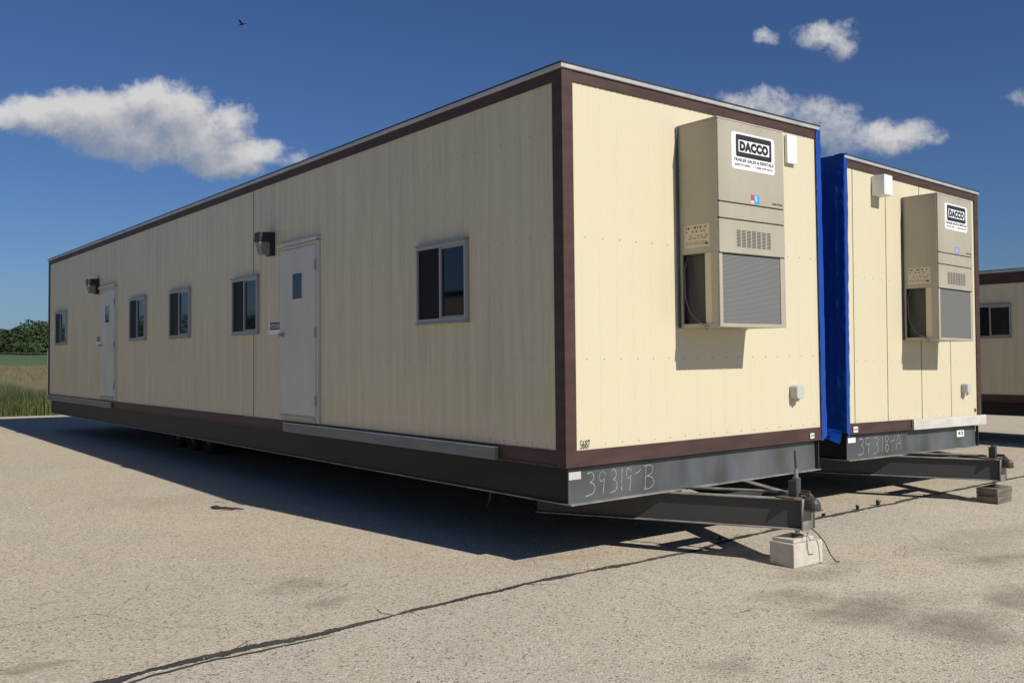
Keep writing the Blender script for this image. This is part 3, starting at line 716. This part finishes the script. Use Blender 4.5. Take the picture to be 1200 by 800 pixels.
def land():
    m = bpy.data.materials.new('meadow and grain'); m.use_nodes = True; nt = m.node_tree; b = nt.nodes['Principled BSDF']; N = nt.nodes.new; Lk = nt.links.new
    tc = N('ShaderNodeTexCoord'); sep = N('ShaderNodeSeparateXYZ'); Lk(tc.outputs['Object'], sep.inputs[0])
    mp = N('ShaderNodeMapping'); mp.inputs['Scale'].default_value = (.35, .12, 1); Lk(tc.outputs['Object'], mp.inputs[0])
    n = N('ShaderNodeTexNoise'); n.inputs['Scale'].default_value = 1; n.inputs['Detail'].default_value = 8; n.inputs['Roughness'].default_value = .7; Lk(mp.outputs[0], n.inputs['Vector'])
    ad = N('ShaderNodeMath'); ad.operation = 'MULTIPLY_ADD'; ad.inputs[1].default_value = 9; Lk(n.outputs[0], ad.inputs[0]); Lk(sep.outputs[1], ad.inputs[2])
    mr = N('ShaderNodeMapRange'); mr.inputs['From Min'].default_value = 0; mr.inputs['From Max'].default_value = 200; Lk(ad.outputs[0], mr.inputs['Value'])
    r = N('ShaderNodeValToRGB'); cr = r.color_ramp
    cr.elements[0].position = .0; cr.elements[0].color = (.075, .095, .03, 1)
    cr.elements[1].position = 1.; cr.elements[1].color = (.06, .10, .03, 1)
    for p, c in ((.21, (.085, .105, .035)), (.235, (.185, .155, .075)), (.34, (.21, .175, .085)), (.44, (.19, .16, .075)), (.465, (.075, .125, .035)), (.8, (.07, .12, .035))):
        e = cr.elements.new(p); e.color = (*c, 1)
    Lk(mr.outputs[0], r.inputs[0])
    n2 = N('ShaderNodeTexNoise'); n2.inputs['Scale'].default_value = 1.3; n2.inputs['Detail'].default_value = 8; n2.inputs['Roughness'].default_value = .75; Lk(tc.outputs['Object'], n2.inputs['Vector'])
    mx = N('ShaderNodeMix'); mx.data_type = 'RGBA'; mx.blend_type = 'MULTIPLY'; mx.inputs['Factor'].default_value = .6
    rr = N('ShaderNodeValToRGB'); rr.color_ramp.elements[0].position = .3; rr.color_ramp.elements[0].color = (.45, .45, .45, 1); rr.color_ramp.elements[1].position = .7; rr.color_ramp.elements[1].color = (1.25, 1.2, 1.1, 1)
    Lk(n2.outputs[0], rr.inputs[0]); Lk(r.outputs[0], mx.inputs['A']); Lk(rr.outputs[0], mx.inputs['B']); Lk(mx.outputs['Result'], b.inputs['Base Color']); b.inputs['Roughness'].default_value = .95
    return m
M['land'] = land()

mb = MB()
xs = [-3000, -800, -300, -150, -60, -20, 0, 20, 60, 150, 300, 800, 3000]
ys = [-2000, -400, -60, 0, LOT_END, LOT_END + .01] + [LOT_END + d for d in (10, 25, 50, 80, 120, 150, 220, 300, 650, 1500, 4000)]
vs = [(x, y, (land_z(max(-60, min(60, x)), max(y, -60)) if y < 900 else land_z(max(-60, min(60, x)), 900) + (y - 900) * .004)) for y in ys for x in xs]
n = len(xs); fs = [(j * n + i, j * n + i + 1, (j + 1) * n + i + 1, (j + 1) * n + i) for j in range(len(ys) - 1) for i in range(n - 1)]
mb.add(vs, fs, 'land'); g = mb.build('ground', None); tag(g, 'meadow and ripe field beyond the lot', kind='structure')
mb = MB(); vs = []; xs = [-70 + 140 * i / 40 for i in range(41)]; rnd = random.Random(2)
vs = [(x, -70, lot_z(x, -70)) for x in xs] + [(x, LOT_END - .05 + rnd.uniform(-.18, .12), lot_z(x, LOT_END)) for x in xs]
mb.add(vs, [(i, i + 1, i + 42, i + 41) for i in range(40)], 'asphalt'); lot = mb.build('pavement', None); tag(lot, 'worn pale asphalt lot', kind='structure')

# sealed joint across the lot: irregular ribbon with a split
def ribbon(name, pts, wfun, m, dz=.005):
    mb = MB(); vs = []; fs = []
    for i, (x, y) in enumerate(pts):
        a, c = wfun(x, i)
        vs += [(x, y + a, lot_z(x, y) + dz), (x, y - c, lot_z(x, y) + dz)]
    for i in range(len(pts) - 1): fs.append((2 * i, 2 * i + 1, 2 * i + 3, 2 * i + 2))
    mb.add(vs, fs, m); return mb.build(name, None, recalc=False)
kx = [-14, -8, -3.65, -3.39, -3.03, -2.6, -2.32, -1.9, -1.47, -.9, -.27, .69, 1.36, 2.55, 3.97, 5.29, 6.91, 9.73, 16, 24]
ky = [-.7, -.55, -.40, -.34, -.29, -.29, -.285, -.22, -.17, -.11, -.05, -.05, -.04, .13, .29, .35, .45, .56, .8, 1.0]
def crack_y(x):
    for i in range(len(kx) - 1):
        if kx[i] <= x <= kx[i + 1]:
            t = (x - kx[i]) / (kx[i + 1] - kx[i]); t = t * t * (3 - 2 * t); return ky[i] + (ky[i + 1] - ky[i]) * t
    return ky[-1]
pts = []; x = -14.
while x < 24: pts.append((x, crack_y(x) + noise.noise(Vector((x * 2.3, 1, 4))) * .018 + noise.noise(Vector((x * 11, 1, 4))) * .009)); x += .012 if -6 < x < 9 else .05
def wf(x, i):
    b = .058 if x < -2.2 else (.034 if x < -1. else (.040 if x < 2 else .048))
    def side(q):
        v = .70 + .75 * noise.noise(Vector((x * 3.1, q, 9))) + .35 * noise.noise(Vector((x * 17, q, 2))) + .25 * noise.noise(Vector((x * 55, q, 6)))
        return b * max(.06, v)
    return side(0.), side(5.)
c1 = ribbon('joint_seal', pts, wf, 'seal'); tag(c1, 'dark sealed joint across the asphalt', kind='structure')

pts2 = [(x, y - .092 - .02 * noise.noise(Vector((x * 3, 2, 2)))) for x, y in pts if -5.5 < x < -2.25]
def wf2(x, i):
    t = max(0., min(1., (-2.25 - x) / .4)); return (.016 * t * (.8 + .5 * noise.noise(Vector((x * 9, 0, 4)))), .016 * t * (.8 + .6 * noise.noise(Vector((x * 8, 4, 4)))))
def branch(p, n, ang, seed, w):
    rnd = random.Random(seed); q = []; x, y = p
    for i in range(n):
        q.append(Vector((x, y))); ang += rnd.uniform(-.5, .5); x += .022 * math.cos(ang); y += .022 * math.sin(ang)
    mb = MB(); vs = []
    for i, v in enumerate(q):
        d = (q[min(i + 1, n - 1)] - q[max(i - 1, 0)]).normalized(); k = w * (1 - i / n) * rnd.uniform(.5, 1.3) + .0008
        for sg in (1, -1): vs.append((v.x - d.y * k * sg, v.y + d.x * k * sg, lot_z(v.x, v.y) + .0045))
    mb.add(vs, [(2 * i, 2 * i + 1, 2 * i + 3, 2 * i + 2) for i in range(n - 1)], 'seal'); return mb
for p, n, ang, sd, w in (((-1.75, -.19), 14, 2.2, 3, .004), ((-.55, -.07), 18, .5, 4, .005), ((.35, -.05), 12, 2.4, 6, .005), ((-1.2, -.15), 12, -.9, 5, .004), ((2.3, .1), 16, .9, 8, .005), ((-2.9, -.29), 14, 1.2, 9, .005)):
    tag(branch((p[0], crack_y(p[0])), n, ang, sd, w).build('crack', None, recalc=False), 'fine crack running off the sealed joint', kind='structure')
c2 = ribbon('joint_seal', pts2, wf2, 'seal', .0055); tag(c2, 'thin second line of sealer beside the joint', kind='structure')
# ------------------------------------------------------------------ small things on the ground
mb = MB(); x0, y0 = -1.12, 5.04
P = [(0, 0), (.035, -.06), (.075, -.12), (.10, -.19), (.145, -.25), (.175, -.31), (.235, -.39)]
mb.tube([(x0 + a, y0 + b, lot_z(x0, y0) + .022) for a, b in P[:3]], [.010, .026, .012], 'stick', 7)
mb.tube([(x0 + a, y0 + b, lot_z(x0, y0) + .018 + .006 * (k % 2)) for k, (a, b) in enumerate(P[2:])], [.011, .016, .014, .011, .006], 'stick', 7)
s = mb.build('stick', None); tag(s, 'dark broken stick lying on the asphalt beside the shadow edge', 'stick')

mb = MB(); rnd = random.Random(44)
for i in range(5200):
    t = rnd.random()
    if t < .8:
        dd_ = 2.6 + 13 * rnd.random() ** 1.6; aa = .684 + rnd.uniform(-.62, .62); x = -5.05 + dd_ * math.sin(aa); y = -5.84 + dd_ * math.cos(aa)
    else:
        x = rnd.uniform(-5, 9); y = crack_y(x) + rnd.gauss(0, .07)
    q = rnd.uniform(.0025, .0065) * (1.7 if rnd.random() < .06 else 1); z = lot_z(x, y); a = rnd.uniform(0, 6.28); c_, s_ = math.cos(a), math.sin(a)
    k1, k2, k3 = rnd.uniform(.7, 1.3), rnd.uniform(.6, 1.1), rnd.uniform(.5, .9)
    P = [(1, 0, .1), (.2, 1, 0), (-1, .3, .15), (-.3, -1, .05), (.25, .1, 1)]
    P = [(x + q * (u * k1 * c_ - v * k2 * s_), y + q * (u * k1 * s_ + v * k2 * c_), z + q * w_ * k3 * 1.4) for u, v, w_ in P]
    mb.add(P, [(0, 1, 4), (1, 2, 4), (2, 3, 4), (3, 0, 4)], rnd.choice(('pebble_pale', 'pebble_tan', 'pebble_dark', 'pebble_tan')))
pe = mb.build('loose_grit', None, recalc=False); tag(pe, 'loose grit and small stones scattered on the asphalt', 'grit', kind='stuff')
def weed(x, y, h, n, seed, lab):
    rnd = random.Random(seed); mb = MB(); z = lot_z(x, y)
    for i in range(n):
        a = rnd.uniform(0, 6.28); hh = h * rnd.uniform(.5, 1); lean = rnd.uniform(.1, .8) * hh
        tip = Vector((x + lean * math.cos(a), y + lean * math.sin(a), z + hh)); b0 = Vector((x + rnd.uniform(-.02, .02), y + rnd.uniform(-.02, .02), z))
        mid = b0.lerp(tip, .55) + Vector((0, 0, .15 * hh)); sd = Vector((-math.sin(a), math.cos(a), 0)) * rnd.uniform(.006, .014)
        mb.add([b0 - sd * .4, b0 + sd * .4, mid + sd, mid - sd, tip], [(0, 1, 2, 3), (3, 2, 4)], 'weed')
    o = mb.build('weed', None, recalc=False); tag(o, lab, 'weed', 'weeds in the asphalt joint')
weed(4.85, .36, .07, 16, 1, 'taller weed growing in the dark joint between the two hitches'); weed(5.33, .38, .085, 20, 2, 'bushy weed in the dark joint, nearer the second trailer\'s tongue')
weed(4.1, .32, .05, 22, 3, 'low flat weed in the joint just beyond the nearest trailer\'s hitch'); weed(2.1, .15, .05, 18, 4, 'low weed on the joint in the drawbar\'s shadow left of the concrete block')

# bird
bird = MB()
bp_ = Vector((0, 0, 0))
bird.tube([(-.16, 0, 0), (-.10, 0, .01), (0, 0, .015), (.09, 0, .01), (.15, 0, .015), (.19, 0, .01)], [.008, .03, .045, .035, .024, .004], 'bird', 8)
for sy in (-1, 1):
    bird.add([(.07, sy * .03, .02), (-.06, sy * .03, .02), (-.02, sy * .16, .12), (.07, sy * .15, .12), (.02, sy * .30, .20), (.07, sy * .03, .03), (-.06, sy * .03, .03), (-.02, sy * .16, .128), (.07, sy * .15, .128)],
             [(0, 1, 2, 3), (3, 2, 4), (5, 8, 7, 6), (8, 4, 7), (0, 3, 8, 5), (1, 6, 7, 2)], 'bird')
bird.add([(-.15, -.012, .005), (-.15, .012, .005), (-.25, .04, .0), (-.25, -.04, .0), (-.2, 0, .012)], [(0, 1, 4), (1, 2, 4), (2, 3, 4), (3, 0, 4), (0, 3, 2, 1)], 'bird')
bd = bird.build('bird', None); tag(bd, 'small dark bird flying high in the sky above the long trailer', 'bird')

# ------------------------------------------------------------------ fence, grass, trees
FY = LOT_END + .35
F = empty('chain_link_fence', (0, FY, land_z(0, FY)))
tag(F, 'weathered chain-link fence standing in the tall grass at the lot edge', 'fence')
mb = MB()
px = -10.66
def fz_(x): return land_z(x, FY) - land_z(0, FY)
while px < 14:
    m_ = MB(); m_.tube([(px, 0, fz_(px) - .2), (px, 0, fz_(px) + 1.9)], .03, 'post', 10); m_.tube([(px, 0, fz_(px) + 1.9), (px, 0, fz_(px) + 1.93)], [.036, .01], 'post', 10); m_.build('post', F, smooth=False); px += 3.0
m_ = MB(); m_.tube([(-11.65, -.03, fz_(-11.65) + 1.86), (12.35, -.03, fz_(12.35) + 1.86)],   .005, 'wire', 6); m_.build('tension_wire', F)
m_ = MB(); x = -13.4; hh = 1.8
while x < 12.3:
    for s in (1, -1):
        xa, xb = (x, x + hh) if s > 0 else (x + hh, x)
        lo, hi = -11.6, 12.3
        p, q = Vector((xa, -.01 * s, fz_(xa) + .04)), Vector((xb, -.01 * s, fz_(xb) + .04 + hh))
        if max(p.x, q.x) < lo or min(p.x, q.x) > hi: continue
        def clip(p, q):
            if p.x < lo: p = p.lerp(q, (lo - p.x) / (q.x - p.x))
            if p.x > hi: p = p.lerp(q, (hi - p.x) / (q.x - p.x))
            return p
        p, q = clip(p, q), clip(q, p)
        m_.tube([p, q], .0022, 'wire', 3, cap=False)
    x += .085
m_.build('wire_mesh', F, recalc=False)

def leaf_mat(name, c1, c2, sc):
    m = mat(name, c1, .75, col2=c2, vscale=(sc, sc, sc), spec=.25); return m
M['leafA'] = leaf_mat('dark summer leaves', (.032, .050, .017), (.015, .027, .010), .5)
M['leafB'] = leaf_mat('mid green leaves', (.050, .078, .024), (.026, .045, .015), .5)
M['grass'] = leaf_mat('tall rough grass', (.105, .125, .042), (.055, .075, .024), .9)
M['straw'] = leaf_mat('dry stalks', (.20, .17, .085), (.14, .12, .06), 2)

mb = MB(); rnd = random.Random(11)
for i in range(62000):
    x = rnd.uniform(-3, 6) if i < 46000 else rnd.uniform(-13, 14); d = rnd.random() ** 1.3 * 5.5; y = LOT_END + .02 + d
    if rnd.random() < .05: y = LOT_END - rnd.uniform(0, .12)
    z = land_z(x, max(y, LOT_END + .02)) - .02
    cl = .62 + .55 * noise.noise(Vector((x * .8, y * .8, 2)))
    h = (.2 + .8 * min(1, d / .7)) * cl * rnd.uniform(.6, 1.15)
    a = rnd.uniform(0, 6.28); w = rnd.uniform(.005, .012); ln = rnd.uniform(.05, .35) * h
    dx, dy = math.cos(a), math.sin(a); sx, sy = -dy * w, dx * w
    mx, my, mz = x + dx * ln * .35, y + dy * ln * .35, z + h * .6
    mb.add([(x - sx, y - sy, z), (x + sx, y + sy, z), (mx + sx * .8, my + sy * .8, mz), (mx - sx * .8, my - sy * .8, mz), (x + dx * ln, y + dy * ln, z + h)], [(0, 1, 2, 3), (3, 2, 4)], 'straw' if rnd.random() < .06 else 'grass')
gr = mb.build('tall_grass', None, recalc=False); tag(gr, 'tall rough grass and weeds along the fence at the lot edge', 'grass', kind='stuff')
mb = MB()
for i in range(9000):
    y = rnd.uniform(50, 78); x = rnd.uniform(-2, 20) + (y - 46) * .05
    z = land_z(x, y); h = rnd.uniform(.2, .34); a = rnd.uniform(0, 6.28); w = .02
    mb.add([(x - w * math.sin(a), y + w * math.cos(a), z), (x + w * math.sin(a), y - w * math.cos(a), z), (x + rnd.uniform(-.1, .1), y, z + h)], [(0, 1, 2)], 'straw')
wh = mb.build('ripe_grain', None, recalc=False); tag(wh, 'yellow ripe grain in the field beyond the fence', 'crop', kind='stuff')

def crown_mesh(name, lobes, nleaf, size, seed, m1, m2):
    rnd = random.Random(seed); mb = MB()
    tot = sum(r[3] * r[4] for r in lobes)
    for (cx_, cy_, cz_, rx, rz) in lobes:
        k = int(nleaf * rx * rz / tot)
        for i in range(k):
            while True:
                u = Vector((rnd.gauss(0, 1), rnd.gauss(0, 1), rnd.gauss(0, 1)))
                if u.length > .01: break
            u.normalize(); rad = (.55 + .5 * rnd.random() ** .6) * (1 + .28 * noise.noise(u * 2.2 + Vector((seed, cx_, cz_))))
            p = Vector((cx_ + u.x * rx * rad, cy_ + u.y * rx * rad, cz_ + u.z * rz * rad))
            nrm = (u + Vector((rnd.uniform(-.8, .8), rnd.uniform(-.8, .8), rnd.uniform(-.5, .9)))).normalized()
            t = nrm.orthogonal().normalized(); t.rotate(Matrix.Rotation(rnd.uniform(0, 6.28), 3, nrm)); q = nrm.cross(t); s_ = size * rnd.uniform(.5, 1.2)
            mb.add([p - t * s_, p - q * s_ * .55, p + t * s_, p + q * s_ * .55], [(0, 1, 2, 3)], m1 if rnd.random() < .6 else m2)
    return mb
def tree(loc, lobes, nleaf, size, seed, lab, trunk_h, tr=.25, name='tree', m1='leafA', m2='leafB'):
    t = empty(name, loc); tag(t, lab, 'tree', 'trees at the far edge of the field')
    mb = MB(); mb.tube([(0, 0, -.3), (.05, .02, trunk_h * .5), (-.05, 0, trunk_h), (0, 0, trunk_h * 1.6)], [tr * 1.3, tr, tr * .8, tr * .3], 'bark', 9)
    for (cx_, cy_, cz_, rx, rz) in lobes: mb.tube([(0, 0, trunk_h * .9), (cx_ * .4, cy_ * .4, (trunk_h + cz_) * .5), (cx_ * .85, cy_ * .85, cz_)], [tr * .5, tr * .35, tr * .1], 'bark', 6)
    mb.build('trunk', t)
    crown_mesh('crown', lobes, nleaf, size, seed, m1, m2).build('crown', t, recalc=False)
    return t
def at(u_x, y):   # world x on the ray fan, helper for far objects
    return -5.05 + u_x * (y + 5.84)
ty = 158.
tree((25.9, ty, land_z(25.9, ty)), [(0, 0, 2.9, 3.2, 2.3), (2.2, .5, 3.3, 2.8, 2.1), (-2.4, 0, 2.2, 2.6, 1.9), (1, -1, 1.4, 3.6, 1.5), (4.2, 0, 2.5, 2.4, 2.2), (-2.5, -1, 1.0, 2.4, 1.1)], 12000, .23, 21, 'tallest dark rounded tree beyond the field, its crown cut by the trailer corner', 1.6)
tree((21.6, ty + 4, land_z(21.6, ty + 4)), [(0, 0, 2.2, 2.5, 1.9), (1.6, 0, 2.0, 2.0, 1.7), (-1.6, .4, 1.7, 2.0, 1.6), (0, -.5, .9, 3.0, 1.0)], 7500, .22, 22, 'lower dark tree beyond the field at the left edge of the picture', 1.0)
tree((23.6, ty - 9, land_z(23.6, ty - 9)), [(0, 0, 1.1, 1.5, .9), (1.0, .2, .95, 1.2, .75)], 1500, .22, 23, 'small paler bush in front of the dark trees across the field', .4, .1, m1='leafB', m2='leafB')
mb = MB(); rnd = random.Random(31); lob = []
for i in range(150):
    x = rnd.uniform(-170, 18) if i < 115 else rnd.uniform(31, 110); y = 160 + rnd.uniform(-6, 22)
    lob.append((x, y, land_z(min(60, x), y) + rnd.uniform(1.8, 3.6), rnd.uniform(2.4, 4.4), rnd.uniform(2., 3.6)))
wd = crown_mesh('woodland', lob, 26000, .5, 33, 'leafA', 'leafB').build('woodland', None, recalc=False)
tag(wd, 'dark far-off wood along the field edge', 'woodland', kind='stuff')

# ------------------------------------------------------------------ camera
f_px, yaw, pitch, roll = 1091.0442, .6841, .0362, -.0109
ppx, ppy = 30.2131, -23.2085
fw = Vector((math.sin(yaw) * math.cos(pitch), math.cos(yaw) * math.cos(pitch), math.sin(pitch)))
rt = Vector((math.cos(yaw), -math.sin(yaw), 0)); up = rt.cross(fw)
r2 = rt * math.cos(roll) + up * math.sin(roll); u2 = -rt * math.sin(roll) + up * math.cos(roll)
cam = bpy.data.cameras.new('camera'); co = bpy.data.objects.new('camera', cam); COL.objects.link(co)
co.matrix_world = Matrix(((r2.x, u2.x, -fw.x, -5.0511), (r2.y, u2.y, -fw.y, -5.8432), (r2.z, u2.z, -fw.z, .938), (0, 0, 0, 1)))
cam.sensor_width = 36; cam.lens = f_px / 1200 * 36; cam.shift_x = -ppx / 1200; cam.shift_y = ppy / 1200
cam.clip_start = .05; cam.clip_end = 9000
scene.camera = co
# bird: a real place in the air
d = fw + r2 * ((284 - 630.2) / f_px) - u2 * ((29 - 376.8) / f_px)
bd.location = Vector((-5.0511, -5.8432, .938)) + d * 46; bd.rotation_euler = (.1, .1, 2.1)

# ------------------------------------------------------------------ light
sun_dir = Vector((.105, -.775, .63)).normalized()
sl = bpy.data.lights.new('sun', 'SUN'); sl.energy = 4.6; sl.angle = R(.53); sl.color = (1, .955, .88)
so = bpy.data.objects.new('sun', sl); COL.objects.link(so); so.rotation_euler = sun_dir.to_track_quat('Z', 'Y').to_euler(); so.location = (0, -20, 30)

world = bpy.data.worlds.new('World'); scene.world = world; world.use_nodes = True
nt = world.node_tree; N = nt.nodes.new; Lk = nt.links.new
bg = nt.nodes['Background']; bg.inputs['Strength'].default_value = .05
sky = N('ShaderNodeTexSky'); sky.sky_type = 'NISHITA'; sky.sun_disc = False
sky.sun_elevation = math.asin(sun_dir.z); sky.sun_rotation = math.atan2(sun_dir.x, sun_dir.y); sky.air_density = 1.0; sky.dust_density = .6; sky.ozone_density = 3.0; sky.altitude = 200
tc = N('ShaderNodeTexCoord')
def vdot(v):
    n = N('ShaderNodeVectorMath'); n.operation = 'DOT_PRODUCT'; Lk(tc.outputs['Generated'], n.inputs[0]); n.inputs[1].default_value = v; return n.outputs['Value']
class NG:   # small helper for maths in a node tree
    def __init__(s, t): s.t = t
    def m(s, op, *a, clamp=False):
        n = s.t.nodes.new('ShaderNodeMath'); n.operation = op; n.use_clamp = clamp
        for i, q in enumerate(a):
            if isinstance(q, (int, float)): n.inputs[i].default_value = q
            else: s.t.links.new(q, n.inputs[i])
        return n.outputs[0]
# a fixed bearing in the sky (world direction) around which the clouds stand
F0 = Vector((math.sin(.684), math.cos(.684), 0)); R0 = Vector((math.cos(.684), -math.sin(.684), 0)); U0 = Vector((0, 0, 1))
G = NG(nt)
df = G.m('MAXIMUM', vdot(F0), .02)
U = G.m('DIVIDE', vdot(R0), df); V = G.m('DIVIDE', vdot(U0), df)
def uv(px, py):   # picture measurement -> bearing coordinates
    dd = fw + r2 * ((px - 630.2) / f_px) - u2 * ((py - 376.8) / f_px); k = dd.dot(F0); return dd.dot(R0) / k, dd.dot(U0) / k
blobs = [(8, 142, 46, 17, .9), (62, 134, 58, 29, 1.05), (120, 140, 75, 36, 1.05), (168, 122, 42, 30, 1.05), (205, 135, 50, 34, 1), (170, 160, 95, 30, 1), (235, 165, 58, 32, 1), (268, 138, 30, 17, .62), (265, 187, 52, 22, 1), (303, 180, 28, 16, .66), (332, 190, 20, 8, .26),
         (966, 40, 32, 17, .50), (985, 54, 16, 18, .42), (900, 45, 17, 8, .34), (890, 124, 50, 17, .50), (968, 150, 44, 32, .46), (1046, 160, 50, 21, .72), (1200, 112, 12, 10, .16)]
gt = bpy.data.node_groups.new('cloud cover', 'ShaderNodeTree')
gt.interface.new_socket('U', in_out='INPUT', socket_type='NodeSocketFloat'); gt.interface.new_socket('V', in_out='INPUT', socket_type='NodeSocketFloat')
gt.interface.new_socket('D', in_out='OUTPUT', socket_type='NodeSocketFloat'); gt.interface.new_socket('Z', in_out='OUTPUT', socket_type='NodeSocketFloat')
gi = gt.nodes.new('NodeGroupInput'); go = gt.nodes.new('NodeGroupOutput'); K = NG(gt)
cv = gt.nodes.new('ShaderNodeCombineXYZ'); gt.links.new(gi.outputs['U'], cv.inputs[0]); gt.links.new(gi.outputs['V'], cv.inputs[1])
def nz(sc, det, ro, col=False):
    n = gt.nodes.new('ShaderNodeTexNoise'); n.inputs['Scale'].default_value = sc; n.inputs['Detail'].default_value = det; n.inputs['Roughness'].default_value = ro
    gt.links.new(cv.outputs[0], n.inputs['Vector']); return n.outputs['Color' if col else 'Fac']
wn = nz(24, 5, .6, True); ws = gt.nodes.new('ShaderNodeSeparateColor'); gt.links.new(wn, ws.inputs[0])
uu = K.m('ADD', gi.outputs['U'], K.m('MULTIPLY', K.m('SUBTRACT', ws.outputs[0], .5), .050)); vv = K.m('ADD', gi.outputs['V'], K.m('MULTIPLY', K.m('SUBTRACT', ws.outputs[1], .5), .040))
tot = None; low = None
for px, py, rx, ry, k in blobs:
    a, b_ = uv(px, py); rx /= f_px * .86; ry /= f_px * .92
    dx = K.m('DIVIDE', K.m('SUBTRACT', uu, a), rx); dy = K.m('DIVIDE', K.m('SUBTRACT', vv, b_), ry)
    q = K.m('MULTIPLY', K.m('SUBTRACT', 1.0, K.m('ADD', K.m('MULTIPLY', dx, dx), K.m('MULTIPLY', dy, dy))), k)
    q = K.m('MAXIMUM', q, -1.)
    tot = q if tot is None else K.m('SMOOTH_MAX', tot, q, .25)
fb = nz(46, 11, .66)
den = K.m('ADD', tot, K.m('MULTIPLY', K.m('SUBTRACT', fb, .50), 1.3))
gt.links.new(den, go.inputs['D']); gt.links.new(tot, go.inputs['Z'])
def cover(u_, v_):
    n = N('ShaderNodeGroup'); n.node_tree = gt
    for nm, q in (('U', u_), ('V', v_)): Lk(q, n.inputs[nm])
    return n.outputs
c0 = cover(U, V); c1_ = cover(G.m('ADD', U, .008), G.m('ADD', V, .026))
alpha = N('ShaderNodeMapRange'); alpha.interpolation_type = 'SMOOTHSTEP'; alpha.inputs['From Min'].default_value = -.18; alpha.inputs['From Max'].default_value = .75; Lk(c0['D'], alpha.inputs['Value'])
al = G.m('MULTIPLY', alpha.outputs[0], .93)
# body shading: thickness between the point and the sun
thick = N('ShaderNodeMapRange'); thick.inputs['From Min'].default_value = -.75; thick.inputs['From Max'].default_value = .62; Lk(G.m('SUBTRACT', c1_['D'], G.m('MULTIPLY', c0['D'], .6)), thick.inputs['Value'])
cr = N('ShaderNodeValToRGB'); e = cr.color_ramp.elements
CL = 13.5
e[0].position = 0; e[0].color = (1.0 * CL, .985 * CL, .975 * CL, 1); e[1].position = 1; e[1].color = (.36 * CL, .43 * CL, .55 * CL, 1)
q = cr.color_ramp.elements.new(.5); q.color = (.70 * CL, .70 * CL, .74 * CL, 1)
Lk(thick.outputs[0], cr.inputs[0])
mx = N('ShaderNodeMix'); mx.data_type = 'RGBA'; Lk(al, mx.inputs['Factor']); tn = N('ShaderNodeMix'); tn.data_type = 'RGBA'; tn.blend_type = 'MULTIPLY'; tn.inputs['Factor'].default_value = 1; tn.inputs['B'].default_value = (.67, .905, 1.31, 1); Lk(sky.outputs[0], tn.inputs['A']); Lk(tn.outputs['Result'], mx.inputs['A']); Lk(cr.outputs[0], mx.inputs['B'])
Lk(mx.outputs['Result'], bg.inputs['Color'])

# ------------------------------------------------------------------ output
vs_ = scene.view_settings; vs_.view_transform = 'Standard'; vs_.look = 'None'; vs_.exposure = 0; vs_.gamma = 1; vs_.use_curve_mapping = False
scene.render.engine = 'CYCLES'; scene.cycles.max_bounces = 6; scene.cycles.use_denoising = True
scene.render.resolution_x = 1024; scene.render.resolution_y = 682
